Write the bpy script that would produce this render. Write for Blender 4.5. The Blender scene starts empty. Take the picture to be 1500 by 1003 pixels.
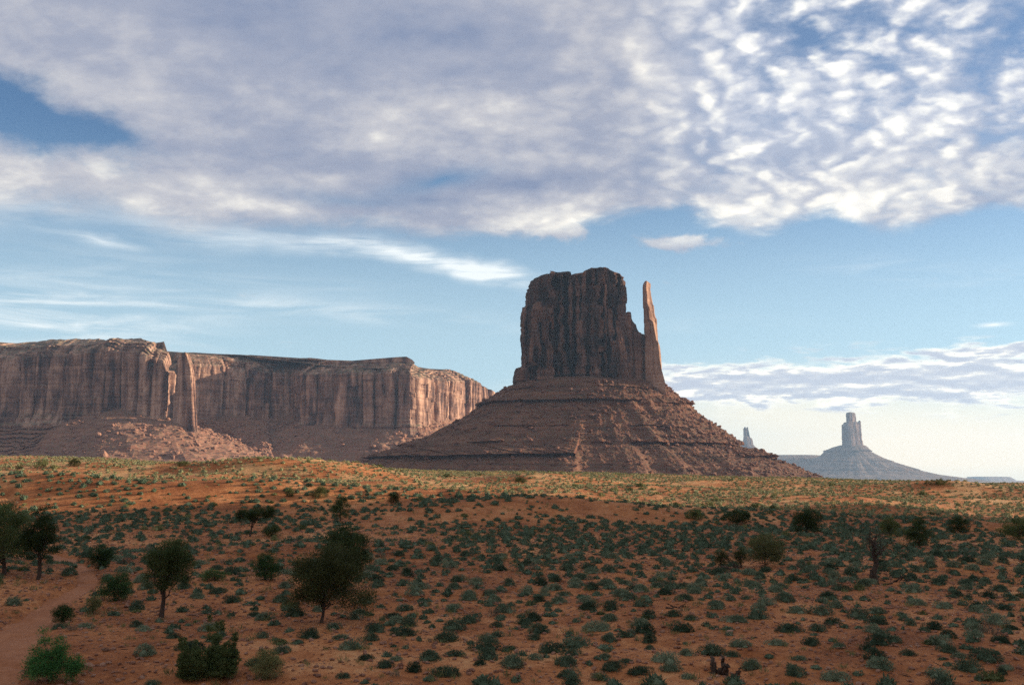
import bpy, math, random
import numpy as np
from mathutils import Vector

random.seed(7)
RNG = np.random.default_rng(11)
R = math.radians
C = bpy.context.scene.collection
SC = bpy.context.scene

# ------------------------------------------------------------------ camera
F = 1500.0            # focal length in photo pixels (photo 1500 x 1003)
PITCH = math.atan(196.5 / F)
cam_d = bpy.data.cameras.new('camera')
cam_d.sensor_width = 36.0
cam_d.lens = 36.0 * F / 1500.0
cam_d.clip_start = 0.1
cam_d.clip_end = 90000.0
cam = bpy.data.objects.new('camera', cam_d)
cam.location = (0, 0, 0)
cam.rotation_euler = (R(90) + PITCH, 0, 0)
C.objects.link(cam)
SC.camera = cam


def pdir(px, py):
    """direction through a photo pixel, scaled to y = 1"""
    a, b = (px - 750.0) / F, (501.5 - py) / F
    c, s = math.cos(PITCH), math.sin(PITCH)
    y, z = c - b * s, s + b * c
    return a / y, z / y


def at(px, py, Y):
    a, b = pdir(px, py)
    return np.array((a * Y, Y, b * Y))


def X_at(px, Y):
    return pdir(px, 690)[0] * Y


def Z_at(py, Y):
    return pdir(750, py)[1] * Y


# ------------------------------------------------------------------ sun and exposure
SUN_AZ, SUN_EL = R(77.0), R(11.5)
SV = Vector((math.sin(SUN_AZ) * math.cos(SUN_EL), math.cos(SUN_AZ) * math.cos(SUN_EL), math.sin(SUN_EL)))
sun_d = bpy.data.lights.new('sun', 'SUN')
sun_d.energy = 5.0
sun_d.angle = R(0.53)
sun_d.color = (1.0, 0.83, 0.62)
sun = bpy.data.objects.new('sun', sun_d)
sun.rotation_euler = (-SV).to_track_quat('-Z', 'Y').to_euler()
sun.location = SV * 3000
C.objects.link(sun)

SC.view_settings.view_transform = 'Standard'
SC.view_settings.look = 'None'
SC.view_settings.gamma = 1.0
SC.view_settings.use_curve_mapping = False
SC.view_settings.exposure = 1.08
SKY_STRENGTH = 0.063


# ------------------------------------------------------------------ node helper
class NT:
    def __init__(self, tree):
        self.t = tree
        tree.nodes.clear()

    def new(self, kind, **kw):
        n = self.t.nodes.new(kind)
        for k, v in kw.items():
            setattr(n, k, v)
        return n

    def link(self, a, b):
        self.t.links.new(a.s if isinstance(a, V) else a, b)

    def put(self, sock, v):
        if isinstance(v, V):
            self.t.links.new(v.s, sock)
        elif isinstance(v, bpy.types.NodeSocket):
            self.t.links.new(v, sock)
        elif v is not None:
            sock.default_value = v

    def math(self, op, a, b=None, c=None, clamp=False):
        n = self.new('ShaderNodeMath', operation=op, use_clamp=clamp)
        self.put(n.inputs[0], a)
        if b is not None:
            self.put(n.inputs[1], b)
        if c is not None:
            self.put(n.inputs[2], c)
        return V(self, n.outputs[0])

    def comb(self, x, y, z=0.0):
        n = self.new('ShaderNodeCombineXYZ')
        for i, v in enumerate((x, y, z)):
            self.put(n.inputs[i], v)
        return V(self, n.outputs[0])

    def sep(self, v):
        n = self.new('ShaderNodeSeparateXYZ')
        self.put(n.inputs[0], v)
        return [V(self, o) for o in n.outputs]

    def noise(self, vec, scale=1.0, detail=4.0, rough=0.55, dist=0.0, lac=2.0):
        n = self.new('ShaderNodeTexNoise', noise_dimensions='3D')
        self.put(n.inputs['Vector'], vec)
        n.inputs['Scale'].default_value = scale
        n.inputs['Detail'].default_value = detail
        n.inputs['Roughness'].default_value = rough
        n.inputs['Lacunarity'].default_value = lac
        n.inputs['Distortion'].default_value = dist
        return V(self, n.outputs[0])

    def mapping(self, vec, loc=(0, 0, 0), rot=(0, 0, 0), scale=(1, 1, 1), kind='POINT'):
        n = self.new('ShaderNodeMapping', vector_type=kind)
        self.put(n.inputs[0], vec)
        n.inputs['Location'].default_value = loc
        n.inputs['Rotation'].default_value = rot
        n.inputs['Scale'].default_value = scale
        return V(self, n.outputs[0])

    def blob(self, vec, loc, size, rot=0.0):
        m = self.mapping(vec, (loc[0], loc[1], 0), (0, 0, rot), (size[0], size[1], 1), 'TEXTURE')
        g = self.new('ShaderNodeTexGradient', gradient_type='QUADRATIC_SPHERE')
        self.link(m, g.inputs[0])
        return V(self, g.outputs['Fac'])

    def smooth(self, v, a, b):
        n = self.new('ShaderNodeMapRange', interpolation_type='SMOOTHSTEP', clamp=True)
        self.put(n.inputs['Value'], v)
        self.put(n.inputs['From Min'], a)
        self.put(n.inputs['From Max'], b)
        return V(self, n.outputs[0])

    def ramp(self, v, pts, interp='LINEAR'):
        n = self.new('ShaderNodeValToRGB')
        n.color_ramp.interpolation = interp
        e = n.color_ramp.elements
        while len(e) < len(pts):
            e.new(0.5)
        for el, (p, c) in zip(e, pts):
            el.position = p
            el.color = (c[0], c[1], c[2], 1)
        self.put(n.inputs[0], v)
        return V(self, n.outputs[0])

    def mix(self, f, a, b, blend='MIX'):
        n = self.new('ShaderNodeMix', data_type='RGBA', blend_type=blend)
        self.put(n.inputs[0], f)
        for i, c in ((6, a), (7, b)):
            if isinstance(c, tuple) and len(c) == 3:
                c = (*c, 1)
            self.put(n.inputs[i], c)
        return V(self, n.outputs[2])


class V:
    def __init__(self, nt, s):
        self.nt, self.s = nt, s

    def __add__(self, o): return self.nt.math('ADD', self, o)
    def __sub__(self, o): return self.nt.math('SUBTRACT', self, o)
    def __rsub__(self, o): return self.nt.math('SUBTRACT', o, self)
    def __mul__(self, o): return self.nt.math('MULTIPLY', self, o)
    def __truediv__(self, o): return self.nt.math('DIVIDE', self, o)
    __radd__ = __add__
    __rmul__ = __mul__
    def clamp(self): return self.nt.math('ADD', self, 0.0, clamp=True)
    def pow(self, e): return self.nt.math('POWER', self, e)
    def max(self, o): return self.nt.math('MAXIMUM', self, o)
    def min(self, o): return self.nt.math('MINIMUM', self, o)


# ------------------------------------------------------------------ world: sky and clouds by direction
def ae(px, py):
    a, b = pdir(px, py)
    return math.atan(a), math.atan(b / math.hypot(a, 1))


def build_world():
    w = bpy.data.worlds.new('World')
    SC.world = w
    w.use_nodes = True
    n = NT(w.node_tree)
    out = n.new('ShaderNodeOutputWorld')
    bg = n.new('ShaderNodeBackground')
    n.link(bg.outputs[0], out.inputs[0])
    bg.inputs['Strength'].default_value = SKY_STRENGTH
    sky = n.new('ShaderNodeTexSky', sky_type='NISHITA')
    sky.sun_disc = False
    sky.sun_elevation = SUN_EL
    sky.sun_rotation = SUN_AZ
    sky.altitude = 1600
    sky.air_density = 1.0
    sky.dust_density = 1.2
    sky.ozone_density = 1.6
    tc = n.new('ShaderNodeTexCoord')
    d = tc.outputs['Generated']
    x, y, z = n.sep(d)
    az = n.math('ARCTAN2', x, y)
    el = n.math('ARCSINE', z)
    zz = (z.max(0.0) + 0.35) / 1.5
    P = n.comb(x / zz, y / zz)                    # cloud deck plane
    K = math.pi / 180
    # warped angular coordinates, for ragged cloud masks
    wn = n.noise(P, 1.1, 5, 0.6)
    wn2 = n.noise(n.mapping(P, (31, 7, 3)), 1.1, 5, 0.6)
    waz = az + (wn - 0.5) * 0.16
    wel = el + (wn2 - 0.5) * 0.075
    W = n.comb(waz, wel)
    U = n.comb(az, el)

    def B(px, py, sx, sy, rot=0.0, vec=W):
        a = ae(px, py)
        return n.blob(vec, a, (sx / F, sy / F), rot)

    def fcurve(pts):
        fc = n.new('ShaderNodeFloatCurve')
        cv = fc.mapping.curves[0]
        while len(cv.points) < len(pts):
            cv.points.new(0.5, 0.5)
        for p, (px, py) in zip(cv.points, pts):
            a, e = ae(px, py)
            p.location = ((a + 0.8) / 1.6, e / 0.6)
            p.handle_type = 'AUTO'
        fc.mapping.update()
        n.put(fc.inputs['Value'], (az + 0.8) / 1.6)
        return V(n, fc.outputs[0]) * 0.6

    # ---- clear sky, a touch paler and cream towards the horizon on the sun side
    base = V(n, sky.outputs[0])
    base = n.mix(1.0, base, (0.74, 0.92, 1.10), 'MULTIPLY')
    base = n.mix(n.smooth(el, ae(750, 190)[1], ae(750, 560)[1]) * 0.62, base, (5.0, 6.7, 7.2))

    # ---- 1: the grey sheet overhead with a soft ragged lower edge
    edge = fcurve([(-400, 285), (0, 300), (150, 305), (330, 335), (480, 352), (620, 362), (790, 362), (900, 338), (1010, 318),
                   (1130, 340), (1210, 318), (1300, 345), (1500, 300), (1900, 290)])
    lo = n.noise(n.mapping(P, (3.1, 8.2, 1)), 0.85, 6, 0.58, 0.3)
    hi = n.noise(n.mapping(P, (5, 2, 9), (0, 0, R(-18)), (1.0, 1.7, 1)), 2.6, 6, 0.6, 0.4)
    soft = n.smooth(az, ae(420, 0)[0], ae(760, 0)[0])
    m1 = n.smooth(wel - edge + (hi - 0.5) * 0.06, soft * 0.014 - 0.022, 0.042 - soft * 0.022)
    nf = n.noise(n.mapping(P, (7, 1, 4)), 9.0, 6, 0.62, 0.3)
    m1 = n.smooth(m1 + (nf - 0.5) * 0.9 * n.math('MULTIPLY', m1, 1.0 - m1) * 2.0, 0.05, 0.9)
    m1 = m1.max(n.smooth(B(1008, 362, 110, 34) + (nf - 0.5) * 1.5, 0.22, 0.62) * 0.9).max(n.smooth(B(815, 350, 150, 44) + (nf - 0.5) * 1.5, 0.22, 0.62) * 0.9)
    hole = (B(20, 165, 340, 92, R(-6)) * 1.35 + B(150, 185, 170, 40, R(-8)) * 0.5).clamp()
    hole2 = B(640, 262, 150, 34, R(14)) * 1.1
    hole3 = B(500, 292, 200, 24, R(-6)) * 0.5
    right = n.smooth(az, ae(860, 0)[0], ae(1130, 0)[0])          # the sheet breaks into cells on this side
    up = n.smooth(el, ae(750, 330)[1], ae(750, 180)[1])
    d1 = m1 * (1.0 - n.smooth(hole + (hi - 0.5) * 0.75 + (n.noise(P, 8.0, 6, 0.65) - 0.5) * 1.0, 0.20, 0.85)) * (1.0 - hole2.clamp()) * (1.0 - hole3)
    t1 = 0.44 + (lo - 0.5) * 1.35 + (hi - 0.5) * 0.65
    for (px, py, sx, sy, a, rot) in ((530, 192, 130, 52, .46, -.12), (470, 258, 150, 36, .34, -.2), (380, 292, 200, 32, .34, -.2), (850, 330, 220, 70, .34, .1), (560, 330, 120, 36, .22, -.1),
                                    (1090, 310, 190, 70, .45, 0), (700, 160, 260, 60, .16, 0), (720, 345, 170, 32, .22, 0), (890, 60, 200, 120, .20, 0),
                                    (1300, 285, 340, 110, .62, .15), (1010, 358, 100, 30, .25, 0), (980, 130, 200, 120, .18, 0), (210, 140, 120, 40, .16, 0),
                                    (640, 45, 340, 80, -.24, 0), (300, 215, 330, 48, -.22, -.05), (750, 270, 330, 46, -.30, .04), (380, 25, 250, 60, -.10, 0),
                                    (1180, 225, 200, 40, -.38, 0.05), (1440, 120, 190, 50, -.35, 0), (620, 300, 130, 24, -.26, -.1)):
        t1 = t1 + B(px, py, sx, sy, rot) * a
    # ---- 2: mackerel cells
    PC = n.mapping(P, (1.7, 0.4, 0), (0, 0, R(24)), (1.0, 1.15, 1))
    wv = n.noise(PC, 5.0, 4, 0.6)
    wv2 = n.noise(n.mapping(PC, (4, 9, 2)), 5.0, 4, 0.6)
    xs, ys, _z = n.sep(PC)

    def puff(dx, dy, sc):
        vo = n.new('ShaderNodeTexVoronoi', feature='SMOOTH_F1')
        vo.inputs['Scale'].default_value = sc
        vo.inputs['Smoothness'].default_value = 0.35
        vo.inputs['Randomness'].default_value = 0.95
        n.put(vo.inputs['Vector'], n.comb(xs + (wv - 0.5) * 0.18 + dx, ys + (wv2 - 0.5) * 0.18 + dy))
        return 1.0 - V(n, vo.outputs['Distance'])
    c0 = puff(0, 0, 11.0) * 0.6 + puff(0.3, 0.7, 21.0) * 0.4
    c1 = puff(-0.026, -0.009, 11.0) * 0.6 + puff(0.274, 0.691, 21.0) * 0.4
    fine = n.noise(PC, 26.0, 4, 0.6)
    c2 = n.noise(PC, 2.6, 3, 0.5, 0.2)
    cden = c0 + (fine - 0.5) * 0.55 + (c2 - 0.5) * 0.55
    a2 = n.smooth(cden + (B(1330, 270, 420, 170) + B(1150, 200, 260, 120)) * 0.30 + B(1000, 130, 200, 260) * 0.2, 0.10, 0.66)
    t2 = 0.40 + (c0 - c1) * 1.5 + (cden - 0.55) * 1.15 + (nf - 0.5) * 0.5 + B(1330, 285, 420, 110) * 0.5 - B(1440, 120, 190, 50) * 0.4 - B(1180, 225, 210, 40) * 0.4
    col2 = n.ramp(t2, [(0.0, (4.0, 4.4, 5.4)), (0.34, (5.6, 5.8, 6.4)), (0.66, (8.2, 8.1, 7.8)), (1.0, (12.0, 11.4, 9.9))])
    vf = n.noise(n.mapping(P, (2, 2, 5), (0, 0, R(-18)), (1.0, 1.5, 1)), 9.0, 5, 0.6)
    t1 = t1 + (vf - 0.5) * 0.40 + (nf - 0.5) * 0.45 + (c0 - 0.62) * 0.42 * n.smooth(az, ae(420, 0)[0], ae(800, 0)[0])
    col1 = n.ramp(t1, [(0.0, (1.9, 2.3, 3.4)), (0.30, (3.0, 3.2, 4.0)), (0.52, (4.6, 4.55, 4.85)), (0.72, (7.2, 6.9, 6.4)), (1.0, (12.0, 11.0, 9.4))])

    # unseen sky above and behind the view, dimmed to weaken fill in the shade
    fill_dim = 1.0 - 0.12 * n.smooth(el, ae(750, -60)[1], ae(750, -420)[1]).max(n.smooth(n.math('ABSOLUTE', az), 0.75, 1.35) * n.smooth(el, 0.05, 0.3))
    reg2 = (right * (0.35 + 0.65 * up)).clamp()
    dens = d1 * (1.0 - reg2) + d1 * (0.12 + 0.88 * a2) * reg2
    ccol = n.mix((reg2 * 0.85).clamp(), col1, col2)

    # ---- 3: thin cirrus, low left and in one long streak
    PS = n.mapping(U, (0.3, 0, 0), (0, 0, R(4)), (3.0, 26.0, 1))
    s0 = n.noise(PS, 2.2, 6, 0.62, 0.6)
    PS2 = n.mapping(U, (0.3, 0.5, 0), (0, 0, R(11)), (3.5, 34.0, 1))
    s1 = n.noise(PS2, 2.4, 6, 0.62, 0.5)
    cir = n.smooth(s0, 0.36, 0.75) * (B(40, 455, 420, 95, -.05, U) * 1.5 + B(450, 452, 520, 30, -.06, U) * 0.8 + B(300, 400, 480, 34, -.06, U) * 0.35)
    cir = cir + n.smooth(s1, 0.22, 0.66) * (B(620, 397, 330, 24, -.2, W) * 1.7 + B(700, 415, 110, 22, -.15, W) * 1.1
                                          + B(330, 335, 330, 40, -.12, W) * 0.7 + B(20, 290, 170, 70, 0, W) * 0.5 + B(160, 345, 90, 14, -.06, W) * 0.7)
    cir = cir + n.smooth(s0, 0.4, 0.75) * (B(1380, 400, 300, 34, -.12, U) * 0.5 + B(1050, 480, 260, 40, -.1, U) * 0.22 + B(780, 555, 320, 26, 0, U) * 0.9 + B(1455, 476, 36, 6, 0, U) * 1.6)
    cir = (cir * 1.1).clamp()
    dens_c = cir
    # ---- 4: low bands of small cloud over the horizon on the sun side
    PB = n.mapping(U, (0.11, 0.03, 0), (0, 0, 0), (6.5, 30.0, 1))
    b0 = n.noise(PB, 3.4, 6, 0.60, 0.2)
    b1 = n.noise(n.mapping(PB, (0.0, -0.13, 0)), 3.4, 6, 0.60, 0.2)
    band = B(1180, 562, 620, 74, 0, U) * 1.05 + B(1450, 552, 400, 86, 0, U) * 1.0 + B(1020, 566, 280, 60, 0, U) * 0.7 + B(1480, 511, 90, 13, 0, U) * 1.1
    ab = n.smooth(b0 + band * 0.40, 0.60, 0.84) * n.smooth(band, 0.02, 0.25)
    tb = 0.72 + (b1 - b0) * 2.4 - n.smooth(b0 + band * 0.42, 0.72, 0.94) * 0.55
    colb = n.ramp(tb, [(0.0, (4.5, 4.8, 5.6)), (0.38, (6.0, 6.1, 6.4)), (0.68, (9.6, 9.1, 8.0)), (1.0, (12.0, 11.0, 9.0))])
    # warm bright air near the horizon towards the sun
    glow = (B(1420, 660, 1000, 150, 0, U) * 1.3 + B(1100, 600, 500, 100, 0, U) * 0.35).clamp()

    c = base
    c = n.mix(glow * 0.85, c, (11.6, 9.3, 6.3))
    c = n.mix((dens_c * 0.8).clamp(), c, (8.6, 8.8, 8.6))
    c = n.mix((ab * 0.96).clamp(), c, colb)
    c = n.mix((dens * 0.97).clamp(), c, ccol)
    c = n.mix(1.0, c, n.comb(fill_dim, fill_dim, fill_dim), 'MULTIPLY')
    n.link(c, bg.inputs['Color'])


build_world()
#MARK


# ------------------------------------------------------------------ numpy noise
def _h(ix, iy, iz, seed):
    with np.errstate(over='ignore'):
        v = (ix.astype(np.uint32) * np.uint32(374761393) + iy.astype(np.uint32) * np.uint32(668265263)
             + iz.astype(np.uint32) * np.uint32(2147483647 - 5) + np.uint32(seed * 974711 & 0xffffffff))
        v = (v ^ (v >> np.uint32(13))) * np.uint32(1274126177)
        v = (v ^ (v >> np.uint32(15))) * np.uint32(2246822519)
        v = v ^ (v >> np.uint32(16))
    return v.astype(np.float64) / 4294967295.0


def vnoise(x, y, z=0.0, seed=0):
    x, y, z = np.broadcast_arrays(np.asarray(x, float), np.asarray(y, float), np.asarray(z, float))
    fx, fy, fz = np.floor(x), np.floor(y), np.floor(z)
    ix, iy, iz = fx.astype(np.int64), fy.astype(np.int64), fz.astype(np.int64)
    u, v, w = x - fx, y - fy, z - fz
    u, v, w = [t * t * t * (t * (t * 6 - 15) + 10) for t in (u, v, w)]
    r = 0
    for dx in (0, 1):
        for dy in (0, 1):
            for dz in (0, 1):
                r = r + _h(ix + dx, iy + dy, iz + dz, seed) * (u if dx else 1 - u) * (v if dy else 1 - v) * (w if dz else 1 - w)
    return r * 2 - 1


def fbm(x, y, z=0.0, oct=4, seed=0, gain=0.5):
    s, a, t = 0.0, 1.0, 0.0
    x, y, z = np.asarray(x, float), np.asarray(y, float), np.asarray(z, float)
    for o in range(oct):
        s = s + a * vnoise(x, y, z, seed + o * 17)
        t += a
        a *= gain
        x, y, z = 2.03 * (0.8 * x + 0.6 * y) + 5.1, 2.03 * (-0.6 * x + 0.8 * y) + 1.7, 2.03 * z + 9.3
    return s / t


def sstep(a, b, x):
    t = np.clip((x - a) / (b - a), 0, 1)
    return t * t * (3 - 2 * t)


# ------------------------------------------------------------------ mesh helpers
def link_mesh(name, verts, faces, mat, parent=None, smooth=False):
    """faces: list of (n,k) integer arrays"""
    me = bpy.data.meshes.new(name)
    verts = np.ascontiguousarray(verts, dtype=np.float32)
    faces = [np.asarray(f, np.int32) for f in faces if len(f)]
    nl = sum(f.size for f in faces)
    nf = sum(len(f) for f in faces)
    me.vertices.add(len(verts))
    me.vertices.foreach_set('co', verts.ravel())
    me.loops.add(nl)
    me.loops.foreach_set('vertex_index', np.concatenate([f.ravel() for f in faces]))
    me.polygons.add(nf)
    tot = np.concatenate([np.full(len(f), f.shape[1], np.int32) for f in faces])
    me.polygons.foreach_set('loop_start', np.concatenate(([0], np.cumsum(tot)[:-1])).astype(np.int32))
    me.polygons.foreach_set('loop_total', tot)
    me.polygons.foreach_set('use_smooth', np.full(nf, bool(smooth)))
    me.update(calc_edges=True)
    me.validate()
    me.materials.append(mat)
    o = bpy.data.objects.new(name, me)
    C.objects.link(o)
    if parent is not None:
        o.parent = parent
    return o


def tag(o, label=None, cat=None, group=None, kind=None):
    for k, v in (('label', label), ('category', cat), ('group', group), ('kind', kind)):
        if v:
            o[k] = v
    return o


def empty(name, loc=(0, 0, 0)):
    o = bpy.data.objects.new(name, None)
    o.empty_display_size = 0.5
    C.objects.link(o)
    o.location = loc
    return o


def grid_faces(nu, nv, wrap_u=False):
    """vertex index = v * nu + u"""
    uu = np.arange(nu if wrap_u else nu - 1)
    vv = np.arange(nv - 1)
    U, W = np.meshgrid(uu, vv)
    U2 = (U + 1) % nu
    return np.stack([W * nu + U, W * nu + U2, (W + 1) * nu + U2, (W + 1) * nu + U], -1).reshape(-1, 4)


# ------------------------------------------------------------------ terrain
_DEP = np.array([0.1, 6, 15, 30, 40, 50, 60, 80, 97, 115, 150, 200, 250], float)
_ROW = {   # photo row where the ground is seen at each depth, three columns of the valley floor
    0: (1063, 951, 892, 848, 797, 765, 739, 708, 684, 668),
    370: (1063, 951, 892, 848, 799, 767, 742, 714, 691, 679),
    750: (1063, 951, 893, 850, 801, 771, 749, 723, 702, 691),
    1130: (1063, 951, 894, 852, 806, 779, 760, 735, 714, 700),
    1500: (1063, 951, 896, 856, 812, 789, 774, 748, 722, 709)}
_AZ = np.array([pdir(k, 700)[0] for k in _ROW])
_ZT = np.array([[-1.7, -2.0, -4.1] + [pdir(k, r)[1] * d for r, d in zip(v, _DEP[3:])] for k, v in _ROW.items()])
MOUNDS = [(430, 121, 15, 6, 1.7), (330, 118, 8, 5, .7), (180, 117, 12, 6, 1.5), (60, 122, 10, 6, .8), (850, 113, 17, 6, 1.5),
          (700, 108, 9, 5, .5), (1080, 122, 12, 6, .9), (1290, 131, 12, 6, 1.4), (1420, 112, 9, 5, 1.0), (1230, 150, 14, 7, .9),
          (560, 150, 16, 7, 1.2), (330, 165, 22, 9, 1.9), (470, 175, 16, 8, 1.8), (150, 170, 20, 9, 1.2), (1000, 165, 20, 8, 1.2), (800, 190, 26, 9, 1.0),
          (1350, 190, 24, 9, 1.2), (620, 77, 10, 5, .4), (440, 74, 8, 4, .6), (1430, 70, 9, 5, .6), (1050, 52, 6, 4, .25), (330, 58, 5, 4, .25)]
_mg = random.Random(4)
for _i in range(26):
    MOUNDS.append((_mg.uniform(-60, 1560), _mg.uniform(116, 205), _mg.uniform(6, 16), _mg.uniform(3.5, 7), _mg.uniform(0.5, 1.5)))
_MB = [(X_at(px, Y), Y, sx, sy, h) for px, Y, sx, sy, h in MOUNDS]
_PATH = [(-90, 1010, 4.2), (-30, 965, 3.6), (25, 920, 2.5), (85, 878, 1.55), (128, 853, 1.15), (128, 832, 1.1), (95, 817, 1.3), (50, 806, 1.4)]
PATH_PTS = None     # filled below


def table(x, y):
    x, y = np.broadcast_arrays(np.asarray(x, float), np.asarray(y, float))
    r = np.hypot(x, y)
    az = np.arctan2(x, np.where(y > 0, y, 1e-3))
    a = np.where(y > 0.05 * r, np.tan(np.clip(az, -0.9, 0.9)), np.sign(x) * 0.9)
    dep = np.where(y > 0, np.maximum(y, 0.42 * r), 0.42 * r)
    k = np.clip(np.searchsorted(_AZ, a) - 1, 0, len(_AZ) - 2)
    t = np.clip((a - _AZ[k]) / (_AZ[k + 1] - _AZ[k]), 0, 1)
    t = t * t * (3 - 2 * t)
    j = np.clip(np.searchsorted(_DEP, dep) - 1, 0, len(_DEP) - 2)
    u = np.clip((dep - _DEP[j]) / (_DEP[j + 1] - _DEP[j]), 0, 1)
    def row(kk):
        # Catmull-Rom through the table
        j0, j3 = np.maximum(j - 1, 0), np.minimum(j + 2, len(_DEP) - 1)
        p0, p1, p2, p3 = _ZT[kk, j0], _ZT[kk, j], _ZT[kk, j + 1], _ZT[kk, j3]
        h = _DEP[j + 1] - _DEP[j]
        m1 = (p2 - p0) / (_DEP[j + 1] - _DEP[j0]) * h
        m2 = (p3 - p1) / (_DEP[j3] - _DEP[j]) * h
        return ((2*u**3 - 3*u**2 + 1) * p1 + (u**3 - 2*u**2 + u) * m1 + (-2*u**3 + 3*u**2) * p2 + (u**3 - u**2) * m2)
    return row(k) * (1 - t) + row(k + 1) * t, dep, r


def terrain(x, y, fine=True):
    z, dep, r = table(x, y)
    d2 = np.maximum(dep - 250, 0)
    crest = np.where(dep > 250, -0.0009 * d2 ** 2, 0)
    z = np.maximum(z + crest, -62)
    z = np.where(dep > 250, np.maximum(z, -62), z)
    far = sstep(300, 900, dep)
    z = z + far * fbm(np.asarray(x) / 420, np.asarray(y) / 420, 0, 3, 5) * 7
    n1 = sstep(60, 130, dep) * (1 - sstep(260, 330, dep))
    z = z + n1 * fbm(np.asarray(x) / 26, np.asarray(y) / 13, 0, 3, 21) * 0.55
    near = 1 - sstep(300, 340, dep)
    z = z + near * fbm(np.asarray(x) / 9, np.asarray(y) / 6, 0, 3, 31) * 0.14 * sstep(10, 30, dep)
    for mx, my, sx, sy, h in _MB:
        z = z + h * np.exp(-((np.asarray(x) - mx) / sx) ** 2 - ((np.asarray(y) - my) / sy) ** 2)
    if fine:
        z = z + near * fbm(np.asarray(x) / 1.1, np.asarray(y) / 1.1, 0, 4, 41) * 0.065
    ch = vnoise(np.asarray(x) / 7 + 0.4 * np.asarray(y) / 7, np.asarray(y) / 16, 0, 61) + 0.35 * vnoise(np.asarray(x) / 2.2, np.asarray(y) / 2.8, 0, 62)
    z = z - 0.16 * np.exp(-(ch / 0.10) ** 2) * near * sstep(20, 34, dep)
    if PATH_PTS is not None:
        z = z - 0.28 * path_in(x, y)
    return z


def hit(px, py, fine=False):
    """where the sight line of a photo pixel meets the ground"""
    a, b = pdir(px, py)
    Y = np.arange(24, 330, 0.25)
    dz = b * Y - terrain(a * Y, Y, fine)
    k = np.argmax(dz < 0) if (dz < 0).any() else len(Y) - 1
    k = max(k, 1)
    t = dz[k - 1] / (dz[k - 1] - dz[k]) if dz[k - 1] != dz[k] else 0
    Yh = Y[k - 1] + np.clip(t, 0, 1) * 0.25
    return a * Yh, Yh


def path_in(x, y):
    x, y = np.broadcast_arrays(np.asarray(x, float), np.asarray(y, float))
    best = np.full(x.shape, -9.0)
    for (x0, y0, w0), (x1, y1, w1) in zip(PATH_PTS[:-1], PATH_PTS[1:]):
        dx, dy = x1 - x0, y1 - y0
        t = np.clip(((x - x0) * dx + (y - y0) * dy) / (dx * dx + dy * dy), 0, 1)
        d = np.hypot(x - x0 - t * dx, y - y0 - t * dy)
        best = np.maximum(best, 1 - d / (0.56 * (w0 + t * (w1 - w0))))
    wob = vnoise(x / 1.3, y / 1.3, 0, 77) * 0.16
    return sstep(-0.28, 0.32, best + wob)


_pp = []
for px, py, w in _PATH:
    hx, hy = hit(px, py)
    _pp.append((hx, hy, w))
PATH_PTS = _pp


# ------------------------------------------------------------------ materials
def material(name):
    m = bpy.data.materials.new(name)
    m.use_nodes = True
    n = NT(m.node_tree)
    out = n.new('ShaderNodeOutputMaterial')
    p = n.new('ShaderNodeBsdfPrincipled')
    n.link(p.outputs[0], out.inputs[0])
    p.inputs['Specular IOR Level'].default_value = 0.15
    p.inputs['Roughness'].default_value = 0.9
    return m, n, p


def bump(n, p, h, strength, dist):
    b = n.new('ShaderNodeBump')
    b.inputs['Strength'].default_value = strength
    b.inputs['Distance'].default_value = dist
    n.put(b.inputs['Height'], h)
    n.link(b.outputs[0], p.inputs['Normal'])


def mat_ground():
    m, n, p = material('red_sand')
    g = n.new('ShaderNodeNewGeometry').outputs['Position']
    big = n.noise(g, 0.045, 4, 0.55)
    mid = n.noise(g, 0.35, 5, 0.6)
    fin = n.noise(g, 3.2, 5, 0.65)
    grit = n.noise(g, 14.0, 3, 0.7)
    t = 0.5 + (big - 0.5) * 1.5 + (mid - 0.5) * 1.3 + (fin - 0.5) * 1.0
    col = n.ramp(t, [(0.15, (0.20, 0.066, 0.024)), (0.42, (0.325, 0.116, 0.042)), (0.65, (0.44, 0.175, 0.068)), (0.95, (0.57, 0.29, 0.130))])
    # dry grass and dusty patches out on the flat
    x, y, z = n.sep(g)
    open_ = n.smooth(y, 118.0, 150.0)
    gr = n.smooth(n.noise(g, 0.11, 5, 0.62) + (fin - 0.5) * 0.35, 0.47, 0.62)
    col = n.mix(gr * open_ * 0.42, col, (0.62, 0.43, 0.21))
    col = n.mix(n.smooth(grit, 0.56, 0.70) * 0.65, col, (0.11, 0.055, 0.032))
    col = n.mix(n.smooth(n.noise(n.mapping(g, (9, 4, 2)), 9.0, 2, 0.6), 0.70, 0.78) * 0.5, col, (0.50, 0.30, 0.20))
    # the valley floor beyond is duller and dotted with brush
    far = n.smooth(y, 400.0, 900.0)
    col = n.mix(far * 0.6, col, (0.16, 0.12, 0.075))
    n.put(p.inputs['Base Color'], col)
    bump(n, p, fin * 0.6 + grit * 0.5, 0.8, 0.14)
    return m


def mat_path():
    m, n, p = material('packed_sand')
    g = n.new('ShaderNodeNewGeometry').outputs['Position']
    mid = n.noise(g, 0.5, 5, 0.6)
    fin = n.noise(g, 4.0, 5, 0.65)
    t = 0.5 + (mid - 0.5) * 0.9 + (fin - 0.5) * 0.6
    col = n.ramp(t, [(0.1, (0.20, 0.073, 0.032)), (0.5, (0.31, 0.122, 0.056)), (0.9, (0.42, 0.19, 0.100))])
    n.put(p.inputs['Base Color'], col)
    bump(n, p, fin, 0.4, 0.05)
    return m


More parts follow.
